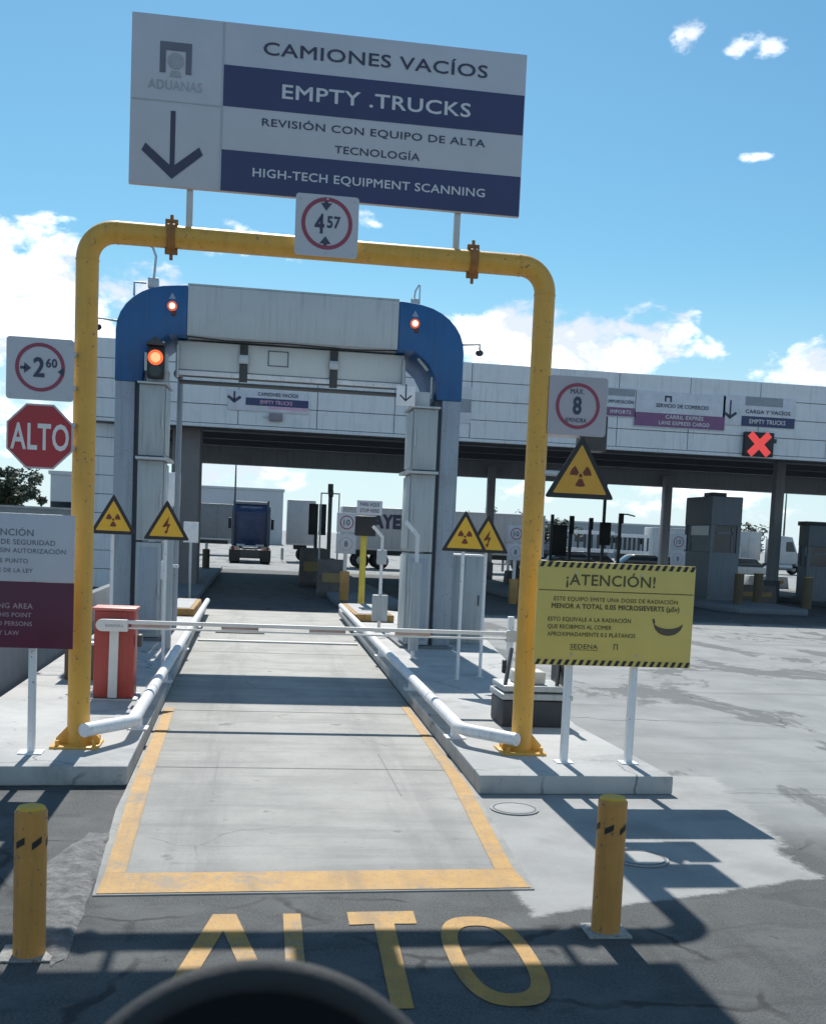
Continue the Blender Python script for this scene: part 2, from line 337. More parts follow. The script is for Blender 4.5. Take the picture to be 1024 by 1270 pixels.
class MB:
    def __init__(s): s.b = bmesh.new()
    def face(s, pts):
        return s.b.faces.new([s.b.verts.new(p) for p in pts])
    def box(s, x0, x1, y0, y1, z0, z1):
        v = [s.b.verts.new(p) for p in ((x0,y0,z0),(x1,y0,z0),(x1,y1,z0),(x0,y1,z0),(x0,y0,z1),(x1,y0,z1),(x1,y1,z1),(x0,y1,z1))]
        for f in ((3,2,1,0),(4,5,6,7),(0,1,5,4),(1,2,6,5),(2,3,7,6),(3,0,4,7)): s.b.faces.new([v[i] for i in f])
        return s
    def prism(s, poly, a0, a1, axis='y'):
        "extrude a 2-D outline; axis y: (x,z), axis x: (y,z), axis z: (x,y)"
        def P(p, a): return {'y': (p[0], a, p[1]), 'x': (a, p[0], p[1]), 'z': (p[0], p[1], a)}[axis]
        A = [s.b.verts.new(P(p, a0)) for p in poly]; B = [s.b.verts.new(P(p, a1)) for p in poly]
        n = len(poly); s.b.faces.new(A); s.b.faces.new(B[::-1])
        for i in range(n): s.b.faces.new((A[i], B[i], B[(i+1) % n], A[(i+1) % n]))
        return s
    def ring(s, outer, inner, a0, a1):
        "closed frame between two XZ outlines with equal counts"
        n = len(outer); V = [[s.b.verts.new((p[0], a, p[1])) for p in o] for o in (outer, inner) for a in (a0, a1)]
        oa, ob, ia, ib = V
        for i in range(n):
            j = (i+1) % n
            for q in ((oa[i],oa[j],ia[j],ia[i]), (ob[j],ob[i],ib[i],ib[j]), (oa[j],oa[i],ob[i],ob[j]), (ia[i],ia[j],ib[j],ib[i])): s.b.faces.new(q)
        return s
    def tube(s, path, r, n=16, cap=True):
        path = [Vector(p) for p in path]; rr = r if isinstance(r, (list, tuple)) else [r]*len(path)
        t0 = (path[1]-path[0]).normalized(); u = t0.orthogonal().normalized(); rings = []
        for i, p in enumerate(path):
            if i == 0: t = t0
            elif i == len(path)-1: t = (path[i]-path[i-1]).normalized()
            else: t = ((path[i+1]-p).normalized()+(p-path[i-1]).normalized()).normalized()
            u = (u - t*u.dot(t)).normalized(); w = t.cross(u)
            rings.append([s.b.verts.new(p+(u*math.cos(2*math.pi*k/n)+w*math.sin(2*math.pi*k/n))*rr[i]) for k in range(n)])
        for a, b in zip(rings, rings[1:]):
            for k in range(n): s.b.faces.new((a[k], a[(k+1) % n], b[(k+1) % n], b[k]))
        if cap: s.b.faces.new(rings[0][::-1]); s.b.faces.new(rings[-1])
        return s
    def cyl(s, p, q, r, n=16): return s.tube([p, q], r, n)
    def ball(s, c, r, sub=2, sc=(1, 1, 1)):
        g = bmesh.ops.create_icosphere(s.b, subdivisions=sub, radius=r)
        for v in g['verts']: v.co = Vector((v.co.x*sc[0], v.co.y*sc[1], v.co.z*sc[2]))+Vector(c)
        return s
    def sheet(s, poly, z):
        f = s.face([(p[0], p[1], z) for p in poly]); f.normal_update()
        if f.normal.z < 0: f.normal_flip()
        return s
    def text(s, txt, x, z, y, h, w=None, al='c', bold=.012, slope=0.0):
        global CAP
        if CAP is None:
            v, _ = glyphs('H', 0); CAP = max(p[1] for p in v)
        vs, fs = glyphs(txt, bold)
        x0 = min(p[0] for p in vs); x1 = max(p[0] for p in vs); k = h/CAP; kx = (w/(x1-x0)) if w else k
        ox = {'c': -(x0+x1)/2, 'l': -x0, 'r': -x1}[al]
        V = [s.b.verts.new((x+(p[0]+ox)*kx, y, z-h/2+p[1]*k)) for p in vs]
        for f in fs: s.b.faces.new([V[i] for i in f])
        return s
    def plate(s, poly, y):
        "flat printed shape facing -Y"
        f = s.face([(p[0], y, p[1]) for p in poly]); f.normal_update()
        if f.normal.y > 0: f.normal_flip()
        return s
    def ringplate(s, cx, cz, ro, ri, y, n=40):
        o = [s.b.verts.new((cx+ro*math.cos(2*math.pi*i/n), y, cz+ro*math.sin(2*math.pi*i/n))) for i in range(n)]
        q = [s.b.verts.new((cx+ri*math.cos(2*math.pi*i/n), y, cz+ri*math.sin(2*math.pi*i/n))) for i in range(n)]
        for i in range(n): s.b.faces.new((o[i], o[(i+1) % n], q[(i+1) % n], q[i]))
        return s
    def build(s, name, m, parent=None, bev=0.0, smooth=True, flat=False, seg=2):
        b = s.b
        if name == 'lettering' and len(b.faces) > 1:
            fs = sorted(([min(v.co.x for v in f.verts), max(v.co.x for v in f.verts), [v.co.copy() for v in f.verts]] for f in b.faces), key=lambda q: q[0])
            hh = max(v.co.z for v in b.verts)-min(v.co.z for v in b.verts); grp = [[fs[0]]]; hi = fs[0][1]
            for q in fs[1:]:
                if q[0]-hi > max(.2*hh, .01): grp.append([])
                grp[-1].append(q); hi = max(hi, q[1])
            if len(grp) > 1:
                for g_ in grp:
                    w_ = MB(); seen = {}
                    for q in g_:
                        w_.b.faces.new([seen.setdefault((round(p.x, 6), round(p.z, 6)), None) or seen.__setitem__((round(p.x, 6), round(p.z, 6)), w_.b.verts.new(p)) or seen[(round(p.x, 6), round(p.z, 6))] for p in q[2]])
                    o = w_.build_raw(name, m, parent, flat=True)
                b.free(); return o
        return s.build_raw(name, m, parent, bev, smooth, flat, seg)
    def build_raw(s, name, m, parent=None, bev=0.0, smooth=True, flat=False, seg=2):
        b = s.b
        if not flat: bmesh.ops.recalc_face_normals(b, faces=b.faces[:])
        if bev:
            b.normal_update()
            es = [e for e in b.edges if len(e.link_faces) == 2 and e.calc_face_angle(0) > R(35)]
            bmesh.ops.bevel(b, geom=es, offset=bev, segments=seg, affect='EDGES', profile=.5, clamp_overlap=True)
        if parent is not None: off = wl(parent)
        else:
            xs = [v.co for v in b.verts]
            off = Vector(((min(v.x for v in xs)+max(v.x for v in xs))/2, (min(v.y for v in xs)+max(v.y for v in xs))/2, min(v.z for v in xs)))
        for v in b.verts: v.co -= off
        me = bpy.data.meshes.new(name); b.to_mesh(me); b.free()
        if smooth and not flat:
            for p in me.polygons: p.use_smooth = True
            me.set_sharp_from_angle(angle=R(35))
        me.materials.append(m); o = bpy.data.objects.new(name, me); COL.objects.link(o)
        if parent is not None: o.parent = parent
        else: o.location = off
        return o
def circ(cx, cz, r, n=24, a0=0.0, a1=360.0):
    full = a1-a0 >= 360; k = n if full else n+1
    return [(cx+r*math.cos(R(a0+(a1-a0)*i/n)), cz+r*math.sin(R(a0+(a1-a0)*i/n))) for i in range(k)]
def rrect(x0, x1, z0, z1, r, n=5):
    p = []
    for cx, cz, a in ((x1-r, z1-r, 0), (x0+r, z1-r, 90), (x0+r, z0+r, 180), (x1-r, z0+r, 270)):
        p += [(cx+r*math.cos(R(a+90*i/n)), cz+r*math.sin(R(a+90*i/n))) for i in range(n+1)]
    return p

# ------------------------------------------------------------------ setting: ground, slabs, kerbs, markings
def struct(name, mb, m, **k):
    o = mb.build(name, m, None, **k); o['kind'] = 'structure'; return o
def free_ground():
    mb = MB(); mb.sheet([(-900, -60), (900, -60), (900, 1500), (-900, 1500)], 0)
    o = mb.build('ground', asphalt_m, None); o['kind'] = 'structure'
    # keep the material coordinates equal to world coordinates
    off = o.location.copy()
    for v in o.data.vertices: v.co += off
    o.location = (0, 0, 0); return o
def zero(o):
    off = o.location.copy()
    for v in o.data.vertices: v.co += off
    o.location = (0, 0, 0); return o
free_ground()
LX = lambda y: -.99-(y-9)*.011     # inner face of left kerb
RX = lambda y: 1.965+(y-9)*.014    # inner face of right kerb
def lane_slab():
    mb = MB(); xs = [(-.88, 6.42), (1.81, 6.50), (RX(9)-.02, 8.98), (RX(29), 29), (LX(29), 29), (LX(9), 9.0), (-.99, 8.4)]
    mb.prism(xs, -.05, .009, 'z'); return zero(struct('lane_slab', mb, slab_m, bev=.003))
SZ = .009
lane_slab()
mb = MB(); # rough mortar patch beside the slab
mb = MB(); bm = mb.b; g = {}
for i in range(23):
    for j in range(9):
        y = 5.45+i*.105; fx = j/8
        xl = -1.0-.25*math.sin(min(1, (y-5.3)/1.9)*math.pi*.62)*(1-max(0, (y-7.2)/.9))+.05*noise.noise((y*3.1, 4, 1)); xr = -.865-.03*(y-5.4)
        e = min(fx, 1-fx, i/22, 1-i/22)
        g[i, j] = bm.verts.new((xl+(xr-xl)*fx+.03*noise.noise((y*6, j, 0)), y+.09*noise.noise((fx*4, y*.7, 7)), .004+(.035*min(1, e*6))*(.5+abs(noise.noise((fx*5, y*7, 2))))))
for i in range(22):
    for j in range(8): bm.faces.new((g[i, j], g[i, j+1], g[i+1, j+1], g[i+1, j]))
zero(struct('mortar_patch', mb, rubble_m))
# side islands
KZ = .17
mb = MB(); mb.prism([(-6, 8.93), (LX(9.2), 9.19), (LX(28), 28), (-1.9, 28.3), (-2.85, 26), (-2.8, 12.7), (-2.9, 12.2), (-6, 12.0)], 0, KZ, 'z'); zero(struct('left_island_kerb', mb, kerb_m, bev=.02))
mb = MB(); mb.prism([(RX(9), 9.0), (3.73, 9.04), (3.6, 11.6), (4.1, 16.5), (4.72, 21.8), (4.9, 27), (3.4, 28.6), (RX(28.4), 28.6)], 0, KZ, 'z'); zero(struct('right_island_kerb', mb, kerb_m, bev=.02))
# yellow lines on slab
mb = MB()
mb.sheet([(-.862, 6.44), (1.79, 6.52), (1.768, 6.897), (-.862, 6.822)], SZ+.004)
mb.sheet([(-.862, 6.824), (-.735, 6.829), (-.82, 9.6), (-.89, 13.2), (LX(13.2)+.03, 13.2), (-.955, 9.2)], SZ+.004)
mb.sheet([(1.64, 6.896), (1.767, 6.90), (RX(9.2)-.04, 9.2), (RX(13)-.03, 13.6), (1.91, 13.6), (1.81, 9.6)], SZ+.004)
zero(struct('lane_edge_marking', mb, paint_m))
# joints cut across the slab
jm = mat('joint_grey', (.24, .24, .24), .9)
for y in (9.9, 13.0, 19.2, 23.4): zero(struct('slab_joint', MB().box(LX(y)+.02, RX(y)-.02, y-.012, y+.012, SZ+.001, SZ+.003), jm))
for x in (-.28, 1.28): zero(struct('slab_joint', MB().box(x-.006, x+.006, 8.9, 10.6, SZ+.001, SZ+.003), jm))
zero(struct('lane_sensor_strip', MB().box(LX(21)+.1, RX(21)-.1, 20.9, 21.05, SZ-.02, SZ+.03), mat('strip_white', (.62, .62, .6), .7), bev=.008))
zero(struct('lane_sensor_strip', MB().box(-.75, .25, 22.6, 22.78, SZ+.001, SZ+.02), mat('strip_dark', (.12, .11, .1), .8), bev=.006))
# ALTO painted on the road
def lane_word():
    mb = MB(); z = .005
    def st(pts): mb.sheet(pts, z)
    yt, yb = 6.10, 4.80; c = -.105
    # A
    st([(c-.065, yt), (c+.065, yt), (c+.0, yt-.26)]); st([(c-.065, yt), (c, yt-.26), (c-.20, yb), (c-.30, yb)])
    st([(c+.065, yt), (c+.30, yb), (c+.20, yb), (c, yt-.26)])
    mb.sheet([(c-.12, 5.20), (c+.12, 5.20), (c+.15, 5.05), (c-.15, 5.05)], z+.0005)
    # L
    st([(.225, yt), (.325, yt), (.315, yb+.16), (.315, yb), (.215, yb)]); st([(.315, yb), (.315, yb+.16), (.52, yb+.16), (.52, yb)])
    # T
    st([(.593, yt+.02), (.983, yt+.03), (.973, yt-.175), (.845, yt-.175), (.73, yt-.175), (.59, yt-.185)]); st([(.73, yt-.175), (.845, yt-.175), (.80, yb+.03), (.695, yb+.03)])
    # O
    n = 48; o = []; i_ = []
    def sup(t, a, b, e=2.7):
        cx, sy = math.cos(t), math.sin(t)
        return (1.303+a*math.copysign(abs(cx)**(2/e), cx), 5.43+b*math.copysign(abs(sy)**(2/e), sy))
    for k in range(n):
        t = 2*math.pi*k/n; o.append(sup(t, .238, .60)); i_.append(sup(t, .15, .455))
    for k in range(n):
        j = (k+1) % n; st([o[k], o[j], i_[j], i_[k]])
    return mb
zero(struct('road_lettering', lane_word(), paint_m))

for (x, y, lab) in ((2.16, 8.5, 'round concrete manhole cover nearer the kerb, in sunlight'), (2.74, 7.15, 'round manhole cover behind the right bollard, in sign shadow')):
    t = thing('manhole_cover', lab, 'manhole cover', (x, y, .01), 'manhole covers in the apron')
    mb = MB(); mb.prism([(a, b) for a, b in circ(x, y, .20, 32)], .002, .012, 'z'); mb.build('cover_plate', slab_light_m, t, bev=.006)
    mb = MB(); n = 32
    for k in range(n):
        a, b = 2*math.pi*k/n, 2*math.pi*(k+1)/n
        mb.face([(x+r_*math.cos(q), y+r_*math.sin(q), .0145) for r_, q in ((.165, a), (.165, b), (.18, b), (.18, a))])
    mb.build('rim_groove', joint, t)

# ------------------------------------------------------------------ yellow height gantry
GY = 10.03; GL, GR, GZ = -1.525, 2.582, 4.72; PR = .098
def bend(c, r, a0, a1, y, n=10): return [(c[0]+r*math.cos(R(a0+(a1-a0)*i/n)), y, c[1]+r*math.sin(R(a0+(a1-a0)*i/n))) for i in range(n+1)]
t = thing('height_gantry', 'tall yellow pipe frame spanning the lane, rounded corners, carrying the big sign', 'gantry', ((GL+GR)/2, GY, KZ))
br = .24
mb = MB(); mb.tube([(GL, GY, KZ+.02)]+bend((GL+br, GZ-br), br, 180, 90, GY)+bend((GR-br, GZ-br), br, 90, 0, GY)+[(GR, GY, KZ+.02)], PR, 28)
mb.build('pipe_frame', yellow, t)
for gx in (GL, GR):
    mb = MB(); mb.box(gx-.22, gx+.2, GY-.2, GY+.2, KZ, KZ+.022); bp = mb.build('base_plate', yellow, t, bev=.004)
    for sx, sy in ((-1, -1), (1, -1), (-1, 1), (1, 1)):
        mb = MB(); mb.cyl((gx+sx*.16, GY+sy*.15, KZ+.02), (gx+sx*.16, GY+sy*.15, KZ+.07), .018, 8); mb.build('bolt', yellow, bp)
    for sx in (-1, 1):
        mb = MB(); a = gx+sx*(PR-.008); mb.prism([(a, KZ+.022), (a+sx*.10, KZ+.022), (a+sx*.10, KZ+.07), (a, KZ+.18)], GY-.03, GY+.03); mb.build('gusset', yellow, t, bev=.003)
for q0, q1 in (((GL, GY, GZ-br-.02), (GL, GY, GZ-br-.008)), ((GR, GY, GZ-br-.02), (GR, GY, GZ-br-.008)), ((GL+br+.008, GY, GZ), (GL+br+.02, GY, GZ)), ((GR-br-.02, GY, GZ), (GR-br-.008, GY, GZ)), ((GL, GY, 2.55), (GL, GY, 2.562)), ((GR, GY, 2.35), (GR, GY, 2.362))):
    MB().cyl(q0, q1, PR+.004, 28).build('weld_seam', yellow, t)
for cx in (-.814, 1.889):
    mb = MB(); mb.cyl((cx-.035, GY, GZ), (cx+.035, GY, GZ), PR+.022, 20)
    mb.box(cx-.055, cx+.055, GY-.02, GY+.02, GZ+.08, GZ+.15); mb.box(cx-.055, cx+.055, GY-.02, GY+.02, GZ-.15, GZ-.08)
    mb.cyl((cx, GY, GZ+.1), (cx, GY, GZ+.19), .016, 8); mb.cyl((cx, GY, GZ-.2), (cx, GY, GZ-.1), .016, 8)
    mb.build('clamp', rust, t, bev=.004)

# ------------------------------------------------------------------ big overhead sign
SX0, SX1, SZ0, SZ1 = -1.19, 2.297, 5.143, 6.58
def big_sign():
    y = GY-.03
    t = thing('overhead_sign', 'large grey and navy lane board reading CAMIONES VACÍOS, on top of the yellow gantry', 'sign', ((SX0+SX1)/2, GY, SZ0))
    MB().box(SX0, SX1, y, y+.05, SZ0, SZ1).build('panel', whitesign, t, bev=.006)
    for px in (-.668, 1.735):
        MB().box(px-.028, px+.028, y+.055, y+.11, GZ+PR-.01, SZ1-.1).build('post', galv, t, bev=.004)
    w, h = SX1-SX0, SZ1-SZ0; X = lambda f: SX0+w*f; Z = lambda f: SZ1-h*f; yf = y-.003
    for a, b in ((.252, .495), (.752, .997)):
        MB().plate([(X(.226), Z(a)), (X(.998), Z(a)), (X(.998), Z(b)), (X(.226), Z(b))], yf).build('band', navy, t, flat=True)
    MB().plate([(X(.222), Z(.003)), (X(.226), Z(.003)), (X(.226), Z(.997)), (X(.222), Z(.997))], yf-.0012).plate([(X(.003), Z(.497)), (X(.222), Z(.497)), (X(.222), Z(.503)), (X(.003), Z(.503))], yf-.0012).build('panel_seam', mat('seam_grey', (.42, .43, .46)), t, flat=True)
    yl = yf-.0015
    pl_ = mat('pale_lettering', (.60, .61, .64), .5, var=.05)
    for tx, fx, fz, hh, ww, bo, mm in (('CAMIONES VACÍOS', .61, .132, .105, .575, .012, ink), ('REVISIÓN CON EQUIPO DE ALTA', .612, .568, .062, .575, .01, ink), ('TECNOLOGÍA', .62, .69, .062, .22, .01, ink),
                                   ('EMPTY .TRUCKS', .615, .376, .115, .485, .016, pl_), ('HIGH-TECH EQUIPMENT SCANNING', .605, .872, .07, .60, .014, pl_)):
        MB().text(tx, X(fx), Z(fz), yl, hh, w*ww, bold=bo).build('lettering', mm, t, flat=True)
    cx = X(.105); mb = MB(); s = .075
    mb.plate([(cx-s*.28, Z(.555)), (cx+s*.28, Z(.555)), (cx+s*.28, Z(.93)), (cx-s*.28, Z(.93))], yl)
    for q in (-1, 1): mb.plate([(cx, Z(.955)), (cx+q*.262, Z(.80)), (cx+q*.23, Z(.755)), (cx, Z(.885))], yl-.0005*(q+2))
    mb.build('arrow', ink, t, flat=True)
    ex = X(.108); mb = MB(); a, b = .135, .19; zb = Z(.335)
    mb.plate([(ex-a, zb), (ex-a+.05, zb), (ex-a+.05, zb+.19), (ex-a, zb+.19)], yl); mb.plate([(ex+a-.05, zb), (ex+a, zb), (ex+a, zb+.19), (ex+a-.05, zb+.19)], yl)
    mb.plate([(ex-a, zb+.19), (ex+a, zb+.19), (ex+a, zb+.26), (ex-a, zb+.26)], yl)
    mb.build('emblem', mat('emblem_grey', (.14, .15, .19)), t, flat=True)
    mb = MB(); mb.plate(circ(ex, zb+.105, .07, 16), yl); mb.plate([(ex-.035, zb+.02), (ex+.035, zb+.02), (ex+.05, zb-.03), (ex-.05, zb-.03)], yl-.0005); mb.build('emblem_seal', mat('seal_grey', (.36, .37, .40)), t, flat=True)
    MB().text('ADUANAS', ex, Z(.405), yl, .075, .46, bold=.015).build('lettering', mat('faded_print', (.36, .37, .42)), t, flat=True)
big_sign()

# ------------------------------------------------------------------ small signs on the gantry
def screws(t, pts, y, r=.009):
    for x, z in pts: MB().cyl((x, y-.006, z), (x, y, z), r, 8).build('screw', galv, t)
def square_sign(label, x0, x1, z0, z1, y, ring_r, draw, bracket=None, m=whitesign, cz=None, back=None):
    t = thing('limit_sign', label, 'sign', ((x0+x1)/2, y, z0))
    MB().prism(rrect(x0, x1, z0, z1, .03), y, y+.012).build('panel', m, t)
    cx = (x0+x1)/2; cz = cz if cz else (z0+z1)/2
    screws(t, [(cx, z0+.035), (cx, z1-.035), (x0+.04, z0+.04), (x1-.04, z0+.04), (x0+.04, z1-.04), (x1-.04, z1-.04)], y-.0005)
    MB().ringplate(cx, cz, ring_r, ring_r*.85, y-.003).build('ring', ringred, t, flat=True)
    mb = MB(); draw(mb, cx, cz, y-.0035); mb.build('lettering', ink, t, flat=True)
    if bracket:
        a, b = bracket
        for z in (z0+.12, z1-.12): MB().box(min(a, b), max(a, b), y+.013, y+.05, z-.02, z+.02).build('bracket', galv, t, bev=.004)
    return t
def tri(mb, cx, cz, s, d, y):
    p = {'u': [(cx-s, cz-s*.6), (cx+s, cz-s*.6), (cx, cz+s*.7)], 'd': [(cx-s, cz+s*.6), (cx+s, cz+s*.6), (cx, cz-s*.7)], 'l': [(cx+s*.6, cz-s), (cx+s*.6, cz+s), (cx-s*.7, cz)], 'r': [(cx-s*.6, cz-s), (cx-s*.6, cz+s), (cx+s*.7, cz)]}[d]
    mb.plate(p, y)
def d457(mb, cx, cz, y):
    mb.text('4', cx-.065, cz-.005, y, .155, .085, bold=.03); mb.text('57', cx+.06, cz+.015, y, .095, .12, bold=.03)
    tri(mb, cx-.01, cz+.145, .05, 'd', y); tri(mb, cx-.01, cz-.145, .05, 'u', y)
    mb.plate([(cx-.026, cz+.16), (cx+.006, cz+.16), (cx+.006, cz+.19), (cx-.026, cz+.19)], y-.0004); mb.plate([(cx-.026, cz-.16), (cx+.006, cz-.16), (cx+.006, cz-.19), (cx-.026, cz-.19)], y-.0004)
square_sign('square height limit sign 4.57 with red ring, mid-way on the yellow beam', .258, .815, 4.62, 5.15, GY-PR-.06, .225, d457, None, cz=4.905)
def d26(mb, cx, cz, y):
    mb.text('2', cx-.01, cz, y, .155, .095, bold=.03); mb.text('60', cx+.095, cz+.04, y, .07, .095, bold=.03)
    tri(mb, cx-.105, cz-.01, .045, 'r', y); tri(mb, cx+.175, cz-.03, .04, 'l', y)
    mb.plate([(cx-.165, cz-.022), (cx-.125, cz-.022), (cx-.125, cz+.002), (cx-.165, cz+.002)], y)
square_sign('square width limit sign 2.60 with red ring, above the red ALTO octagon', -2.165, -1.602, 3.22, 3.75, 9.9, .208, d26, (-1.86, GL-.06), cz=3.50)
def d8(mb, cx, cz, y):
    mb.text('8', cx-.005, cz+.005, y, .15, .085, bold=.035); mb.text('MÁX.', cx-.01, cz+.135, y, .045, .13); mb.text('KM/HORA', cx-.01, cz-.13, y, .04, .2)
square_sign('square speed limit sign 8 with thin red ring, right of the gantry post', 2.652, 3.215, 3.19, 3.735, 9.95, .212, d8, (GR+.06, 2.9), m=mat('dull_sheeting', (.42, .40, .44), .5, var=.06))
# ALTO octagon
t = thing('stop_sign', 'red octagonal ALTO stop sign beside the left gantry post', 'stop sign', (-1.875, 9.9, 2.63))
oc = lambda r: [(-1.877+r*math.cos(R(22.5+45*i)), 2.908+r*math.sin(R(22.5+45*i))) for i in range(8)]
MB().prism(oc(.302), 9.9, 9.912).build('panel', mat('octagon_edge', (.55, .5, .52)), t)
MB().plate(oc(.285), 9.897).build('face', signred, t, flat=True)
MB().text('ALTO', -1.877, 2.905, 9.8955, .215, .49, bold=.02).build('lettering', mat('stop_white', (.75, .72, .72)), t, flat=True)
for z in (2.8, 3.0): MB().box(-1.9, GL-.06, 9.914, 9.95, z, z+.04).build('bracket', galv, t, bev=.004)

# warning triangles
def trefoil(mb, cx, cz, s, y):
    mb.plate(circ(cx, cz, s*.17, 14), y)
    for a in (30, 150, 270):
        p = circ(cx, cz, s*.3, 6, a-28, a+28)+circ(cx, cz, s, 6, a-28, a+28)[::-1]; mb.plate(p, y)
def bolt(mb, cx, cz, s, y):
    mb.plate([(cx+.25*s, cz+s), (cx-.45*s, cz-.12*s), (cx-.3*s, cz-.22*s), (cx+.1*s, cz-.02*s)][::-1], y)
    mb.plate([(cx-.45*s, cz-.12*s), (cx-.42*s, cz-.22*s), (cx+.2*s, cz+.12*s), (cx+.42*s, cz+.2*s), (cx+.4*s, cz+.08*s)], y-.0004)
    mb.plate([(cx+.42*s, cz+.2*s), (cx+.12*s, cz+.12*s), (cx-.08*s, cz-.7*s), (cx+.02*s, cz-.72*s)], y-.0008)
    mb.plate([(cx-.25*s, cz-.62*s), (cx+.2*s, cz-.55*s), (cx-.06*s, cz-1.0*s)], y-.0004)
def warn(label, cx, z0, y, w, sym, post=True, m=amber, bracket=None):
    t = thing('warning_sign', label, 'warning sign', (cx, y, KZ if post else z0), 'triangular warning signs around the scanner')
    h = w*.88; o = [(cx-w/2, z0), (cx+w/2, z0), (cx, z0+h)]
    def inset(d):
        # incircle centre based offset
        c = Vector((cx, z0+h*.335)); k = 1-d/(h*.335)
        return [(c.x+(p[0]-c.x)*k, c.y+(p[1]-c.y)*k) for p in o]
    def soft(p, f=.045):
        q = []
        for i in range(3):
            a, b, c = Vector(p[i-1]), Vector(p[i]), Vector(p[(i+1) % 3])
            u, v = b+(a-b)*f, b+(c-b)*f
            q += [tuple(u), tuple((u+v+b*2)/4), tuple(v)]
        return q
    MB().prism(soft(o), y, y+.01).build('panel', black, t)
    MB().plate(soft(inset(.045), .03), y-.0025).build('face', m, t, flat=True)
    mb = MB(); cz = z0+h*.36
    (trefoil if sym == 'rad' else bolt)(mb, cx, cz, w*.155 if sym == 'rad' else w*.2, y-.004); mb.build('symbol', brownink, t, flat=True)
    if post:
        MB().cyl((cx-.01, y+.035, KZ), (cx-.01, y+.035, z0+h*.6), .024, 12).build('post', white, t)
        MB().box(cx-.07, cx+.05, y-.03, y+.09, KZ, KZ+.012).build('foot_plate', galv, t)
    if bracket: MB().box(bracket, cx, y+.012, y+.045, z0+.2, z0+.25).build('bracket', galv, t, bev=.003)
    return t
warn('large radiation triangle beside the right gantry post, below the speed limit sign', 2.998, 2.607, 9.95, .675, 'rad', False, mat('warning_ochre', (.62, .33, .04), .5, var=.06), GR+.06)
warn('radiation triangle on a white post behind the red barrier cabinet', -1.845, 2.035, 14.7, .60, 'rad')
warn('lightning bolt triangle left of the lane, bright yellow', -1.16, 1.99, 14.7, .60, 'bolt')
warn('radiation triangle right of the lane, overlapping a lightning triangle', 2.90, 1.995, 15.0, .66, 'rad')
warn('lightning bolt triangle half hidden behind the right radiation triangle', 3.30, 1.985, 15.35, .63, 'bolt')

# ------------------------------------------------------------------ security board (left) and attention board (right)
t = thing('security_board', 'white over maroon security notice on posts, cut by the left frame edge', 'sign', (-2.3, 9.62, KZ))
bx0, bx1 = -3.15, -1.522
MB().box(bx0, bx1, 9.6, 9.63, 1.66, 2.235).build('upper_panel', whitesign, t, bev=.004)
MB().box(bx0, bx1, 9.6, 9.63, 1.09, 1.657).build('lower_panel', maroon, t, bev=.004)
for px in (-1.862, -2.85):
    p = MB().box(px-.03, px+.03, 9.64, 9.70, KZ, 2.15).build('post', white, t, bev=.004)
    MB().box(px-.1, px+.1, 9.58, 9.76, KZ, KZ+.012).build('foot_plate', white, p)
px_ = lambda u, v: at(u, v, 9.596)
for s, u, v, h in (('ATENCIÓN', 42, 661, .055), ('ESTÁ EN UN ÁREA DE SEGURIDAD', 69, 674, .042), ('PROHIBIDO EL PASO SIN AUTORIZACIÓN', 82, 685, .038), ('DESPUÉS DE ESTE PUNTO', 35, 696, .036), ('SANCIÓN CONFORME DE LA LEY', 41, 708, .034)):
    p = px_(u, v); MB().text(s, p.x, p.z, 9.597, h, None, 'r', .01).build('lettering', mat('grey_print', (.16, .16, .19)), t, flat=True)
for s, u, v, h in (('SCANNING AREA', 41, 752, .044), ('BEYOND THIS POINT', 39, 763, .036), ('UNAUTHORIZED PERSONS', 40, 774, .036), ('PROHIBITED BY LAW', 24, 785, .036)):
    p = px_(u, v); MB().text(s, p.x, p.z, 9.597, h, None, 'r', .01).build('lettering', mat('pink_print', (.42, .30, .34)), t, flat=True)

ax0, ax1, az0, az1, ay = 2.522, 4.005, 1.08, 2.02, 9.5
t = thing('attention_board', 'yellow ¡ATENCIÓN! radiation notice with black hazard stripes on two white posts', 'sign', ((ax0+ax1)/2, ay, KZ))
MB().box(ax0, ax1, ay, ay+.03, az0, az1).build('panel', boardyel, t, bev=.004)
for zz in (az0, az1-.055):
    mb = MB(); n = 22; st = (ax1-ax0)/n
    for i in range(n):
        a = ax0+st*(i+.12); mb.plate([(a, zz+.003), (a+st*.5, zz+.003), (min(ax1, a+st*.86), zz+.052), (a+st*.36, zz+.052)], ay-.003)
    mb.build('hazard_stripes', black, t, flat=True)
for px in (2.872, 3.49):
    p = MB().box(px-.033, px+.033, ay+.04, ay+.10, KZ, az1-.1).build('post', white, t, bev=.004)
    MB().box(px-.08, px+.08, ay, ay+.14, KZ, KZ+.01).build('foot_plate', white, p)
cx = (ax0+ax1)/2; yl = ay-.003
olive = mat('olive_print', (.09, .075, .03))
for tx, qx, qz, hh, ww, al, bo in (('¡ATENCIÓN!', cx-.06, az1-.16, .095, .84, 'c', .014), ('ESTE EQUIPO EMITE UNA DOSIS DE RADIACIÓN', cx, az1-.335, .036, 1.17, 'c', .01),
        ('MENOR A TOTAL 0.05 MICROSIEVERTS (µSv)', cx, az1-.40, .042, 1.21, 'c', .03), ('ESTO EQUIVALE A LA RADIACIÓN', ax0+.11, az1-.52, .036, .78, 'l', .015),
        ('QUE RECIBIMOS AL COMER', ax0+.11, az1-.588, .036, .60, 'l', .015), ('APROXIMADAMENTE 0.5 PLÁTANOS', ax0+.11, az1-.656, .036, .83, 'l', .015),
        ('SEDENA', ax0+.46, az1-.765, .04, .26, 'c', .01), ('П', ax0+.76, az1-.765, .05, .04, 'c', .01)):
    MB().text(tx, qx, qz, yl, hh, ww, al, bo).build('lettering', olive, t, flat=True)
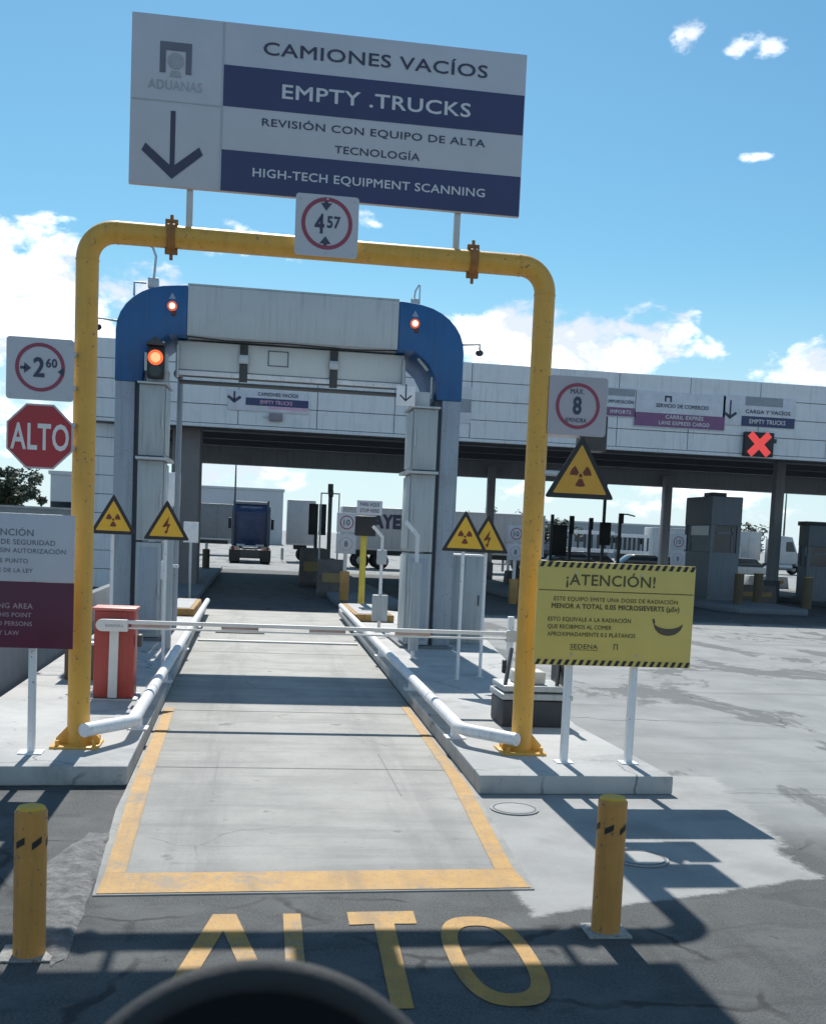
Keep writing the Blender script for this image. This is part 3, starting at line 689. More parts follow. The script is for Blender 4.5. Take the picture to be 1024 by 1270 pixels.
for a_, b_, c_, d_ in ((ax0+.01, ax1-.01, az1-.265, az1-.257), (ax0+.33, ax0+.59, az1-.80, az1-.795)):
    MB().plate([(a_, c_), (b_, c_), (b_, d_), (a_, d_)], yl).build('ruled_line', olive, t, flat=True)
mb = MB(); bx, bz = ax1-.235, az1-.56
N_ = 18
o = [(bx+.14*math.cos(R(a)), bz+.03+.115*math.sin(R(a))) for a in [185+(355-185)*k/N_ for k in range(N_+1)]]; q = [(bx+.15*math.cos(R(a)), bz+.055+.075*math.sin(R(a))) for a in [200+(340-200)*k/N_ for k in range(N_+1)]]
q[0], q[-1] = (o[0][0]+.012, o[0][1]+.02), (o[-1][0]-.008, o[-1][1]+.012)
for k in range(N_): mb.plate([o[k], o[k+1], q[k+1], q[k]], yl)
mb.plate([(o[0][0]-.004, o[0][1]), (o[0][0]+.014, o[0][1]+.012), (o[0][0]+.004, o[0][1]+.05), (o[0][0]-.016, o[0][1]+.045)], yl-.0004); mb.build('banana_symbol', mat('brown_print', (.10, .075, .05)), t, flat=True)
screws(t, [(x_, z_) for x_ in (2.872, 3.49) for z_ in (az0+.1, az1-.1)], ay-.0005, .011)
# dark box fixed behind the speed sign
t = thing('loudspeaker_box', 'small dark box on a bracket behind the speed limit sign', 'speaker', (3.24, 10.3, 3.05))
MB().box(3.07, 3.32, 10.2, 10.42, 3.08, 3.42).build('housing', darkmetal, t, bev=.015); MB().box(GR+.06, 3.07, 10.28, 10.33, 3.2, 3.25).build('bracket', galv, t)

# ------------------------------------------------------------------ bollards
def bollard(x, y, z, h, r, label, group, plate=False, band=True, pm=None):
    t = thing('bollard', label, 'bollard', (x, y, z), group)
    mb = MB(); n = 28
    mb.tube([(x, y, z), (x, y, z+h-.012), (x, y, z+h)], [r, r, r-.012], n); mb.build('post', pm or yellow_b, t)
    MB().tube([(x, y, z+h-.001), (x, y, z+h+.012), (x, y, z+h+.014)], [r-.008, r-.016, r*.4], n).build('cap', mat('cap_paint', (.62, .36, .03), .5, var=.15), t)
    if band:
        for a0 in (225, 285, 345, 45, 105, 165):
            mb = MB(); k = 5; pt = []
            for i in range(k+1):
                a = R(a0+i*7); pt.append((a, i/k))
            for (a, f), (b, g2) in zip(pt, pt[1:]):
                q = [(a, z+h-.19+.03*f), (b, z+h-.19+.03*g2), (b, z+h-.155+.03*g2), (a, z+h-.155+.03*f)]
                mb.face([(x+(r+.0025)*math.cos(p), y+(r+.0025)*math.sin(p), zz) for p, zz in q])
            mb.build('reflective_band', black, t)
    if plate:
        MB().prism([(x-.125, y-.11), (x+.12, y-.115), (x+.12, y+.11), (x-.12, y+.11)], z, z+.014, 'z').build('base_plate', mat('dirty_plate', (.34, .34, .32), .8, var=.3, scale=9, chips=2, grime=.8), t, bev=.003)
    else: MB().prism([(x-.14, y-.1), (x+.12, y-.1), (x+.12, y+.12), (x-.14, y+.12)], z, z+.012, 'z').build('base_plate', mat('plate_grey', (.26, .26, .25), .8, var=.3, scale=9, chips=2, grime=.8), t, bev=.003)
    return t
bollard(-1.062, 5.54, 0, .755, .079, 'yellow bollard at the left frame edge with a black chevron', 'yellow bollards at the lane entrance')
bollard(2.035, 5.78, 0, .77, .082, 'weathered yellow bollard on white base plate, right of the road word', 'yellow bollards at the lane entrance', True)

# ------------------------------------------------------------------ guard pipes on the kerbs
def guard(path, label, legs):
    t = thing('guard_pipe', label, 'guard rail', (path[1][0], path[1][1], KZ), 'white guard pipes along the lane')
    # round the bend
    p = [Vector(q) for q in path]; a, b, c = p[0], p[1], p[2]
    k = [b+(a-b).normalized()*.14, b+(a-b).normalized()*.06+(c-b).normalized()*.01, b+(a-b).normalized()*.01+(c-b).normalized()*.06, b+(c-b).normalized()*.14]
    MB().tube([a]+k+p[2:], .062, 18).build('pipe', white, t)
    for (x, y) in legs:
        z = path[1][2]; MB().cyl((x, y, KZ), (x, y, z), .045, 14).build('support', white, t)
        MB().box(x-.1, x+.1, y-.1, y+.1, KZ, KZ+.014).build('foot_plate', white, t)
    for y in (12.4, 15.9, 19.4):
        x = path[1][0]+(path[2][0]-path[1][0])*(y-path[1][1])/(path[2][1]-path[1][1])
        MB().cyl((x, y-.05, path[1][2]), (x, y+.05, path[1][2]), .068, 18).build('coupling', white, t)
guard([(GL+.09, 9.75, .36), (-1.085, 10.35, .34), (-1.13, 27.5, .34)], 'white guard pipe along the left kerb, bent to the gantry post', [(-1.09, 10.9), (-1.10, 14.2), (-1.115, 18), (-1.12, 22)])
guard([(GR-.09, 9.85, .32), (2.055, 10.36, .32), (2.20, 27.5, .32)], 'white guard pipe along the right kerb, bent to the gantry post', [(2.06, 10.7), (2.09, 14.0), (2.12, 17.8), (2.15, 22)])

# ------------------------------------------------------------------ barrier gate
t = thing('barrier_gate', 'red barrier cabinet with white arm lowered across the lane', 'barrier', (-1.55, 12.75, KZ))
MB().box(-1.775, -1.33, 12.65, 13.05, KZ+.02, 1.19).build('cabinet', redcab, t, bev=.02)
MB().box(-1.80, -1.31, 12.63, 13.07, 1.19, 1.225).build('lid', mat('red_lid', (.55, .17, .14), .5), t, bev=.01)
MB().box(-1.85, -1.28, 12.6, 13.1, KZ, KZ+.02).build('base_plate', galv, t)
MB().prism([(-1.605, KZ+.03), (-1.505, KZ+.03), (-1.495, 1.0), (-1.595, 1.0)], 12.60, 12.648).build('front_strip', mat('arm_white', (.68, .67, .65), .5, var=.06), t, bev=.004)
MB().prism([(-1.39, .97)]+[(-1.39, 1.105)]+circ(-1.67, 1.0375, .0675, 10, 90, 270), 12.5, 12.62).build('hub', mat('arm_white', (.7, .7, .7)), t, bev=.006)
MB().text('BARRERA', -1.53, 1.035, 12.497, .03, .2, bold=.02).build('lettering', mat('faded_print', (.4, .4, .4)), t, flat=True)
arm = MB().box(-1.40, 3.0, 12.53, 12.58, 1.055, 1.098).box(-1.40, 3.0, 12.53, 12.58, 1.0, 1.02).build('arm', mat('arm_white', (.7, .7, .7)), t, bev=.004)
for x in (-1.35, -.35, .65, 1.65): MB().box(x, x+.42, 12.535, 12.575, 1.0255, 1.0545).build('reflector', mat('faded_red', (.42, .29, .25), .5, var=.25), arm)
MB().box(-1.30, -1.25, 12.7, 12.85, .78, .92).build('control_box', darkmetal, t, bev=.01)
t = thing('barrier_rest_post', 'short white post that catches the barrier arm tip beside the right gantry post', 'post', (3.04, 12.6, KZ))
MB().box(3.005, 3.075, 12.56, 12.63, KZ, 1.28).build('post', white, t, bev=.006)
MB().box(2.97, 3.11, 12.48, 12.56, .985, 1.0).box(2.97, 3.11, 12.48, 12.5, 1.0, 1.12).build('fork', galv, t, bev=.003)
MB().box(2.965, 3.004, 12.56, 12.64, .60, .76).build('switch_box', black, t, bev=.008)
t = thing('terminal_block', 'low grey-brown equipment box on the left island behind the gantry post', 'box', (-2.1, 14.3, KZ))
MB().box(-2.35, -1.95, 14.2, 14.6, KZ, .62).build('body', mat('brown_box', (.16, .12, .09), .7, var=.25), t, bev=.02); MB().box(-2.38, -1.92, 14.17, 14.63, .62, .66).build('lid', white, t, bev=.008)

# equipment trolley right of the gantry
t = thing('equipment_case', 'dark based road sensor case with layered grey top behind the attention board', 'equipment case', (3.1, 11.6, KZ))
MB().box(2.70, 3.45, 11.35, 11.95, KZ, .46).build('base', mat('case_dark', (.035, .04, .05), .6, var=.2), t, bev=.02)
MB().box(2.68, 3.47, 11.33, 11.97, .47, .535).build('tray', cabinet, t, bev=.012); MB().box(2.70, 3.45, 11.36, 11.94, .555, .62).build('tray', cabinet, t, bev=.012)
MB().box(2.86, 3.20, 11.5, 11.8, .622, .76).build('unit', mat('case_white', (.62, .60, .56), .5), t, bev=.02)
for x0, x1 in ((2.72, 2.86), (3.30, 3.42)): MB().tube([(x0, 11.40, .6), (x1, 11.75, .98)], .022, 10).build('strut', darkmetal, t)
MB().box(3.38, 3.44, 11.40, 11.95, .62, 1.0).build('handle_panel', darkmetal, t, bev=.01)

# ------------------------------------------------------------------ scanner portal
PY = 19.3; PD = 1.9
t = thing('scanner_portal', 'drive-through scanner arch with blue corners, white lintel and grey cabinet legs', 'scanner', (.55, PY+PD/2, KZ))
pl, pr, pt_, zb = -2.455, 3.555, 6.28, 5.43
def corner(sx):
    # outline in a frame where +x runs inwards from the outer face
    o = [(0, 4.60), (0, 5.45)]
    for i in range(1, 8):
        a = i/8*math.pi/2; o.append((.95*(1-math.cos(a))**1.0, 5.45+.80*math.sin(a)))
    o += [(1.0, 6.262), (1.18, 6.28), (1.18, zb), (.88, zb), (.62, 5.22), (.50, 5.0), (.46, 4.60)]
    x0 = pl if sx > 0 else pr
    return [(x0+sx*a, b) for a, b in o]
for sx in (1, -1):
    c = MB().prism(corner(sx), PY, PY+PD).build('corner_hood', blue, t, bev=.02)
    lx = pl+.93 if sx > 0 else pr-.90
    MB().cyl((lx, PY-.03, 5.9), (lx, PY, 5.9), .085, 20).build('halo_bezel', halo_m, c)  # bezel made to glow, standing in for the halo round the lens
    MB().ball((lx, PY-.04, 5.9), .05, 2, (1, .4, 1)).build('lamp_lens', lampw, c)
    MB().ball((lx+.03, PY-.01, 5.78), .045, 2, (1, .4, 1)).build('lamp_lens', mat('dark_red_lens', (.10, .03, .03), .3), c)
    MB().plate([(lx-.06, 6.02), (lx+.06, 6.02), (lx, 6.13)], PY-.004).build('warning_mark', mat('pale_mark', (.25, .33, .48)), c, flat=True)
MB().box(pl+1.185, pr-1.185, PY+.012, PY+PD-.01, zb+.005, pt_-.005).build('lintel', panelgrey, t, bev=.012)
MB().box(pl+1.185, pr-1.185, PY+.02, PY+PD-.02, pt_-.003, pt_+.03).build('lintel_cap', cabinet, t)
for i in range(9):
    for z in (zb+.06, pt_-.07):
        x = pl+1.26+i*(pr-pl-2.52)/8; MB().cyl((x, PY+.004, z), (x, PY+.0115, z), .016, 8).build('bolt', galv, t)
MB().tube([(pl+1.2, PY-.03, zb-.02), (-.6, PY-.03, zb-.055), (.5, PY-.03, zb-.035), (1.6, PY-.03, zb-.06), (pr-1.2, PY-.03, zb-.02)], .014, 8).build('cable', black, t)
# collimator trays under the lintel
ub = MB().box(pl+1.0, pr-1.0, PY+.35, PY+1.35, 4.90, zb-.03).build('collimator', mat('collimator_pale', (.60, .64, .65), .5, var=.06, scale=1.2, streak=.3), t, bev=.03)
MB().box(pl+1.0, pr-1.0, PY+.30, PY+.55, 4.80, 4.885).build('light_tray', white, ub, bev=.01)
MB().box(pl+1.05, pr-1.1, PY+.30, PY+.6, 4.68, 4.72).build('cable_rail', darkmetal, ub, bev=.006)
for x in (-.30, 1.28):
    MB().box(x-.07, x+.07, PY+.29, PY+.345, 4.74, zb-.05).build('hanger', darkmetal, ub, bev=.006); MB().box(x-.085, x+.085, PY+.24, PY+.288, 5.05, 5.2).build('hanger_block', galv, ub, bev=.005)
MB().ring([(.12, 5.05), (.48, 5.05), (.48, 5.32), (.12, 5.32)], [(.135, 5.065), (.465, 5.065), (.465, 5.305), (.135, 5.305)], PY+.335, PY+.3485).build('hatch_outline', joint, ub)
# legs
for sx in (1, -1):
    x0 = pl if sx > 0 else pr; X = lambda a: x0+sx*a
    def bx(a, b, y0, y1, z0, z1):
        return MB().box(min(X(a), X(b)), max(X(a), X(b)), y0, y1, z0, z1)
    leg = bx(.012, .34, PY+.02, PY+PD-.02, KZ, 4.6).build('leg', steel, t, bev=.012)
    bx(.34, .46, PY+.12, PY+PD-.1, KZ, 4.6).build('leg_recess', joint, leg)
    top = 4.55 if sx > 0 else 4.42; mid = 3.30
    for z0, z1 in ((mid+.05, top), (1.9, mid-.03), (KZ+.06, 1.87)):
        cb = bx(.43, .86, PY-.12, PY+.75, z0, z1).build('cabinet', cabinet, t, bev=.015)
        bx(.49, .80, PY-.128, PY-.121, z0+.08, z1-.08).build('door_panel', steel if z1 < 3 else cabinet, cb, bev=.003)
        bx(.865, .89, PY-.08, PY+.7, z0+.04, z1-.04).build('side_panel', panelgrey, cb, bev=.004)
        bx(.815, .84, PY-.15, PY-.121, (z0+z1)/2-.12, (z0+z1)/2+.12).build('handle', galv, cb)
    bx(.40, .97, PY-.26, PY+.8, mid-.025, mid+.025).build('ledge', galv, t, bev=.006)
    bx(.40, .92, PY-.2, PY+.8, top+.005, top+.04).build('ledge', galv, t, bev=.006)
    bx(.0, .95, PY-.18, PY+PD+.05, KZ, KZ+.05).build('plinth', concrete_dark, t)
    # inner angled fittings below the hood
    bx(.58, .88, PY-.05, PY+.5, top+.05, top+.30).build('fitting_box', panelgrey, t, bev=.01)
    mb = MB(); mb.tube([(X(.62), PY+.1, 5.12), (X(.80), PY+.1, 5.32)], .03, 8); mb.tube([(X(.55), PY+.05, 4.62), (X(.55), PY+.05, 5.0)], .018, 8); mb.tube([(X(1.02), PY+.3, 4.75), (X(1.02), PY+.3, 5.3)], .03, 8); mb.build('conduit', galv, t)
    # arm with dome camera outside
    hc = 5.62
    ar = MB().tube([(X(.05), PY+.3, hc+.02), (X(-.34), PY+.3, hc+.05), (X(-.34), PY+.3, hc-.05)], .02, 8).build('camera_arm', galv, t)
    MB().ball((X(-.34), PY+.3, hc-.10), .075, 2, (1, 1, .8)).build('dome_camera', darkmetal, ar)
# roof fittings
p = at(191, 345, PY+.4)
MB().box(p.x-.09, p.x+.09, PY+.3, PY+.48, 6.25, 6.42).build('beacon_base', galv, t, bev=.008)
MB().tube([(p.x, PY+.4, 6.4), (p.x+.03, PY+.4, 6.8), (p.x-.03, PY+.4, 6.95), (p.x-.1, PY+.4, 6.99)], .022, 8).build('antenna', galv, t)
MB().tube([(p.x-.32, PY+.35, 6.1), (p.x-.32, PY+.35, 6.33), (p.x-.12, PY+.35, 6.33)], .02, 8).build('bracket_loop', galv, t)
p = at(516, 370, PY+.4)
MB().box(p.x-.1, p.x+.04, PY+.3, PY+.45, 6.24, 6.4).build('beacon_base', galv, t, bev=.008)
MB().tube([(p.x-.04, PY+.4, 6.36), (p.x-.02, PY+.4, 6.55), (p.x+.04, PY+.4, 6.66), (p.x+.06, PY+.4, 6.66), (p.x+.06, PY+.4, 6.26)], .016, 8).build('antenna', galv, t)
# traffic light hanging at the left inner corner
p = at(193, 443, PY-.35)
t = thing('traffic_light', 'lane signal glowing orange-red under the left blue corner', 'traffic light', (p.x, PY-.2, p.z-.3))
MB().box(p.x-.14, p.x+.14, PY-.33, PY-.14, p.z-.34, p.z+.2).build('housing', black, t, bev=.03)
MB().cyl((p.x, PY-.345, p.z), (p.x, PY-.33, p.z), .125, 24).build('lens', lampr, t); MB().ball((p.x, PY-.345, p.z), .085, 2, (1, .35, 1)).build('lens_core', lampc, t)
MB().cyl((p.x, PY-.34, p.z-.22), (p.x, PY-.33, p.z-.22), .1, 24).build('lens', mat('dark_lens', (.02, .03, .03), .2), t)
mb = MB(); mb.prism([(p.x-.17, p.z+.2), (p.x+.17, p.z+.2), (p.x, p.z+.34)], PY-.42, PY-.16); mb.build('visor', darkmetal, t, bev=.01)
MB().box(p.x-.2, p.x+.2, PY-.14, PY-.11, p.z-.2, p.z+.1).build('bracket', galv, t)
p = at(503, 491, PY-.22)
t = thing('arrow_sign', 'small white plate with a black down arrow on the right scanner leg', 'sign', (p.x, PY-.22, p.z-.17))
MB().box(p.x-.165, p.x+.165, PY-.23, PY-.215, p.z-.17, p.z+.17).build('panel', mat('bright_sheet', (.8, .8, .82), .5), t, bev=.003)
mb = MB(); mb.plate([(p.x-.012, p.z+.2), (p.x+.012, p.z+.2), (p.x+.012, p.z-.07), (p.x-.012, p.z-.07)], PY-.233)
for q in (-1, 1): mb.plate([(p.x, p.z-.10), (p.x+q*.11, p.z+.0), (p.x+q*.095, p.z+.02), (p.x, p.z-.065)], PY-.2335-.0003*q)
mb.build('arrow', ink, t, flat=True)
p0 = at(575, 690, 20.4); p1 = at(600, 690, 20.4)
t = thing('switch_cabinet', 'pale grey metal cabinet standing right of the scanner leg behind the warning posts', 'cabinet', ((p0.x+p1.x)/2, 20.6, KZ))
MB().box(pr+.01, p1.x, 20.3, 20.9, KZ, p0.z).build('body', cabinet, t, bev=.015); MB().box(pr+.0, p1.x+.03, 20.27, 20.93, p0.z, p0.z+.04).build('lid', white, t, bev=.006)
MB().box(p1.x-.10, p1.x-.08, 20.28, 20.3, .9, 1.1).build('handle', darkmetal, t)

# goose-neck sensor posts
def gooseneck(label, u, vb, x, y, h, lean, box):
    t = thing('sensor_post', label, 'sensor post', (x, y, KZ), 'white gooseneck sensor posts')
    MB().tube([(x, y, KZ), (x, y, KZ+h), (x+lean*.6, y, KZ+h+.22)], .035, 12).build('pole', white, t)
    for z0, z1, w in box: MB().box(x-w, x+w, y-.09, y+.06, z0, z1).build('box', cabinet, t, bev=.01)
p = at(470, 770, 22.8)
gooseneck('white bent sensor post with grey boxes, right of the lane beyond the scanner', 0, 0, p.x, 22.8, 1.95, -.35, [(1.55, 1.85, .1), (.35, .9, .16)])
p = at(512, 800, 17.6)
gooseneck('white bent sensor post in front of the right scanner leg', 0, 0, p.x, 17.6, 2.02, -.35, [(.3, 1.75, .075)])
p = at(207, 800, 18.0)
t = thing('sensor_pillar', 'slim pale pillar with small brackets beside the left scanner leg', 'sensor post', (p.x, 18.0, KZ), 'white gooseneck sensor posts')
MB().box(p.x-.06, p.x+.06, 17.95, 18.07, KZ, 2.1).build('pole', cabinet, t, bev=.008); MB().box(p.x-.12, p.x-.065, 17.93, 18.0, 1.3, 1.6).box(p.x+.065, p.x+.16, 17.95, 17.98, 1.5, 1.55).build('bracket', white, t, bev=.004)

p0, p1 = at(224, 468, 21.6), at(224, 735, 21.6)
t = thing('conduit_pole', 'tall thin grey pole with a dark knob, just right of the left scanner leg', 'pole', (p0.x, 21.6, KZ))
MB().cyl((p0.x, 21.6, KZ), (p0.x, 21.6, p0.z), .055, 12).build('pole', steel, t); MB().ball((p0.x-.03, 21.55, p0.z+.06), .1, 2).build('knob', darkmetal, t)
MB().box(p0.x-.1, p0.x+.1, 21.5, 21.7, KZ, KZ+.02).build('foot_plate', galv, t)
for (u, v, w, h, y, lab) in ((237, 660, .2, .28, 30, 'small white notice on a post behind the left lightning triangle'), (213, 607, .22, .42, 28, 'bright white plate on a pole above the left lightning triangle')):
    p = at(u, v, y); t = thing('notice_plate', lab, 'sign', (p.x, y, 0), 'white notice plates behind the scanner')
    MB().box(p.x-w, p.x+w, y, y+.02, p.z-h, p.z+h).build('panel', mat('bright_sheet', (.8, .8, .82)), t, bev=.004); MB().cyl((p.x, y+.05, 0), (p.x, y+.05, p.z), .04, 10).build('post', galv, t)
# yellow painted island ends beyond the scanner
def nose(name, x0, x1, y0, y1, label):
    t = thing(name, label, 'kerb block', ((x0+x1)/2, (y0+y1)/2, 0), 'yellow kerb blocks at the far lane mouth')
    MB().box(x0, x1, y0, y1, KZ+.002, KZ+.17).build('block', mat('nose_paint', (.40, .23, .07), .8, var=.2, scale=4, chips=2, grime=.7), t, bev=.03)
    MB().box(x0+.1, x1-.1, y0+.1, y1-.1, KZ+.172, KZ+.18).build('top_face', kerb_m, t)
nose('kerb_block', 2.28, 3.2, 24.6, 28.2, 'orange painted kerb block right of the lane, yellow post behind'); nose('kerb_block', -1.95, -1.3, 24.6, 28.0, 'orange painted kerb block left of the lane')

# low wall at left
t = thing('barrier_wall', 'long low dark concrete wall running along the left island', 'wall', (-3.0, 20, 0))
MB().prism([(-3.25, 0), (-2.86, 0), (-2.9, .25), (-2.97, .85), (-3.12, .85), (-3.2, .25)], 12.3, 34).build('wall', concrete_dark, t, bev=.01)

# ------------------------------------------------------------------ toll canopy
CY0, CY1, CX0, CX1, CZT, CZB = 36.7, 58.0, -5.35, 48.0, 8.1, 5.42
t = thing('toll_canopy', 'long flat toll plaza roof with pale panelled fascia and dark underside', 'canopy', (10, CY0, 0))
MB().box(CX0+.05, CX1, CY0+.06, CY0+.5, CZB, CZT-.02).build('fascia_frame', joint, t)
rows = [8.1, 7.46, 6.82, 6.18, 5.56]
mb = MB(); x = -5.35-.0
xs = [CX0, -3.28]+[-.69+2.59*i for i in range(0, 20)]
xs = [q for q in xs if q < CX1]
for a, b in zip(xs, xs[1:]):
    for z1, z0 in zip(rows, rows[1:]): mb.box(a+.013, b-.013, CY0+random.uniform(-.006, .006), CY0+.055, z0+.013, z1-.013)
mb.build('fascia_panels', alum, t)
MB().box(CX0, CX1, CY0-.02, CY0+.055, 5.44, 5.55).build('drip_edge', alum, t, bev=.01)
MB().box(CX0, CX0+.4, CY0+.5, CY1, CZB, CZT-.02).build('end_fascia', alum, t)
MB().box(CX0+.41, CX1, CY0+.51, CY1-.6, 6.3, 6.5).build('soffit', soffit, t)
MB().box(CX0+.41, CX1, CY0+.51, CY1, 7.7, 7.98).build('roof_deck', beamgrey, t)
MB().box(CX0, CX1, CY1-.58, CY1, 5.42, 7.68).build('back_beam', beamgrey, t)
mb = MB()
for yy in (40.5, 44.5, 48.5, 52.5): mb.box(CX0+.42, CX1, yy-.15, yy+.15, 6.0, 6.29)
mb.build('cross_beam', soffit, t)
for (yy, r_) in ((38.6, .06), (39.4, .04), (47.0, .05)): MB().cyl((CX0+.5, yy, 6.2), (CX1-1, yy, 6.2), r_, 8).build('conduit', galv, t)
for x in (3.2, 8.3, 13.4, 18.7, 24.0, 29.5):
    MB().box(x-.6, x+.6, 39.8, 40.1, 6.14, 6.24).build('roof_lamp', white, t, bev=.02)
for x in (9.7, 20.04): MB().box(x-.05, x+.05, CY0+.1, CY0+.2, 8.08, 8.9).build('roof_mast', galv, t)
for (u, yy, w) in ((607, 57.1, .20), (825, 57.1, .22), (962, 44.5, .20)):
    p = at(u, 640, yy); c = MB().box(p.x-w, p.x+w, yy-w, yy+w, 0, 6.0).build('column', colgrey, t, bev=.02)
    MB().box(p.x-w-.06, p.x+w+.06, yy-w-.06, yy+w+.06, 0, .9).build('column_guard', concrete_dark, c, bev=.02)
p0, p1 = at(213, 640, 38.2), at(247, 640, 38.2)
MB().box(p0.x, p1.x, 37.6, 39.4, 0, 6.29).build('pillar', mat('pillar_taupe', (.20, .185, .19), .75, var=.12, streak=.4), t, bev=.03)
mb = MB(); zz = 0.0
for i in range(9):
    z0 = i*.62; mb.box(CX0, -3.3, CY0+.6, CY0+3.2, z0+.012, min(5.42, z0+.62)-.012)
mb.build('clad_block', alum, t); MB().box(CX0+.03, -3.33, CY0+.63, CY0+3.17, 0, 5.42).build('clad_block_core', joint, t)

# signs on the fascia
FY = CY0-.04
def fascia_sign(label, u0, u1, v0, v1, parts):
    a, b = at(u0, v0, FY), at(u1, v1, FY)
    t = thing('lane_sign', label, 'sign', ((a.x+b.x)/2, FY, b.z), 'lane signs on the toll roof fascia')
    x0, x1, z1, z0 = a.x, b.x, (a.z+at(u1, v0+(u1-u0)*.062, FY).z)/2, b.z
    MB().box(x0, x1, FY-.01, FY+.025, z0, z1).build('panel', mat('lane_sheet', (.58, .60, .66), .5), t, bev=.004)
    w, h = x1-x0, z1-z0; X = lambda f: x0+w*f; Z = lambda f: z1-h*f
    for kind, *q in parts:
        if kind == 'band':
            fa, fb, ga, gb, m = q; MB().plate([(X(fa), Z(ga)), (X(fb), Z(ga)), (X(fb), Z(gb)), (X(fa), Z(gb))], FY-.016).build('band', m, t, flat=True)
        elif kind == 'text':
            s, fx, fz, hh, ww, m = q; MB().text(s, X(fx), Z(fz), FY-.026, hh*h, ww*w, bold=.02).build('lettering', m, t, flat=True)
        elif kind == 'arrow':
            fx, fz0, fz1, sz = q; mb = MB(); cx = X(fx); za, zb_ = Z(fz0), Z(fz1)
            mb.plate([(cx-.03, za), (cx+.03, za), (cx+.03, zb_+.06), (cx-.03, zb_+.06)], FY-.02)
            for k in (-1, 1): mb.plate([(cx, zb_), (cx+k*sz, zb_+sz*.75), (cx+k*(sz-.06), zb_+sz*.75+.07), (cx, zb_+.13)], FY-.021-.001*k)
            mb.build('arrow', ink, t, flat=True)
        elif kind == 'arch':
            fx, fz, s_ = q; mb = MB(); cx, cz = X(fx), Z(fz)
            mb.plate([(cx-s_, cz), (cx-s_*.5, cz), (cx-s_*.5, cz+s_*1.1), (cx-s_, cz+s_*1.1)], FY-.02); mb.plate([(cx+s_*.5, cz), (cx+s_, cz), (cx+s_, cz+s_*1.1), (cx+s_*.5, cz+s_*1.1)], FY-.02)
            mb.plate([(cx-s_, cz+s_*1.1), (cx+s_, cz+s_*1.1), (cx+s_, cz+s_*1.6), (cx-s_, cz+s_*1.6)], FY-.02); mb.build('emblem', ink, t, flat=True)
pale = mat('pale_lettering', (.6, .6, .6)); greyband = mat('grey_band', (.26, .29, .33), .5)
fascia_sign('wide lane sign with arch emblem and purple band, middle of the fascia', 788, 897, 484, 535, [('band', 0, 1, .60, .98, purple), ('arch', .36, .27, .13), ('text', 'SERVICIO DE COMERCIO', .52, .38, .10, .58, ink), ('text', 'CARRIL EXPRÉS', .55, .69, .10, .42, pale), ('text', 'LANE EXPRESS CARGO', .55, .86, .10, .56, pale)])
fascia_sign('lane sign with small grey and purple bands beside the speed limit sign', 752, 787, 480, 518, [('band', .05, .95, .03, .28, greyband), ('band', 0, 1, .68, .98, purple), ('text', 'IMPORTACIÓN', .5, .48, .11, .85, ink), ('text', 'IMPORTS', .5, .83, .12, .7, pale)])
fascia_sign('lane sign with down arrow, grey header and navy band above the red cross', 897, 984, 490, 532, [('band', .30, .82, .0, .30, greyband), ('band', .26, 1, .66, 1, navy), ('text', 'CARGA Y VACÍOS', .62, .50, .12, .62, ink), ('text', 'EMPTY TRUCKS', .62, .83, .14, .5, pale), ('arrow', .10, .16, .80, .26)])
fascia_sign('lane sign with down arrow and dark purple band seen through the scanner', 283, 382, 482, 514, [('band', .22, 1, .36, .72, navy), ('text', 'CAMIONES VACÍOS', .62, .16, .16, .5, ink), ('text', 'EMPTY TRUCKS', .6, .54, .17, .4, mat('pink_sheet', (.62, .36, .52))), ('band', .5, .98, .735, .86, mat('pink_sheet', (.6, .4, .55))), ('arrow', .08, .10, .66, .24)])
p = at(342, 518, FY)
t = thing('fascia_light', 'small dark lamp box below the purple lane sign, seen through the scanner', 'lamp', (p.x, FY, p.z))
MB().box(p.x-.22, p.x+.22, FY-.14, FY-.02, p.z-.12, p.z+.12).build('housing', mat('box_grey', (.22, .2, .24)), t, bev=.01); MB().box(p.x-.42, p.x-.23, FY-.06, FY-.03, p.z, p.z+.05).build('bracket', galv, t)
a, b = at(576, 480, FY), at(584, 525, FY)
t = thing('lane_sign', 'narrow strip of lane notices just right of the scanner arch', 'sign', (b.x, FY, b.z), 'lane signs on the toll roof fascia')
MB().box(a.x-.5, b.x-.03, FY-.012, FY+.02, b.z, a.z).build('panel', mat('lane_sheet', (.6, .6, .6)), t); MB().plate([(a.x-.5, b.z+.35), (b.x-.03, b.z+.35), (b.x-.03, b.z+.8), (a.x-.5, b.z+.8)], FY-.016).build('band', greyband, t, flat=True)
a, b = at(924, 535, FY-.2), at(958, 567, FY-.2)
t = thing('lane_signal', 'square black lane signal showing a lit red cross', 'signal', ((a.x+b.x)/2, FY-.1, b.z))
MB().box(a.x, b.x, FY-.2, FY-.02, b.z, a.z).build('housing', black, t, bev=.02)
mb = MB(); cx, cz, s = (a.x+b.x)/2, (a.z+b.z)/2, .36
for k in (1, -1): mb.plate([(cx-s-.09*1, cz-k*(s-.09)), (cx-s+.09, cz-k*(s+.09)), (cx+s+.09, cz+k*(s-.09)), (cx+s-.09, cz+k*(s+.09))], FY-.206-.002*k)
mb.build('cross', lampx, t, flat=True)
MB().box(b.x, b.x+.12, FY-.15, FY-.05, a.z-.35, a.z-.2).build('bracket', darkmetal, t)

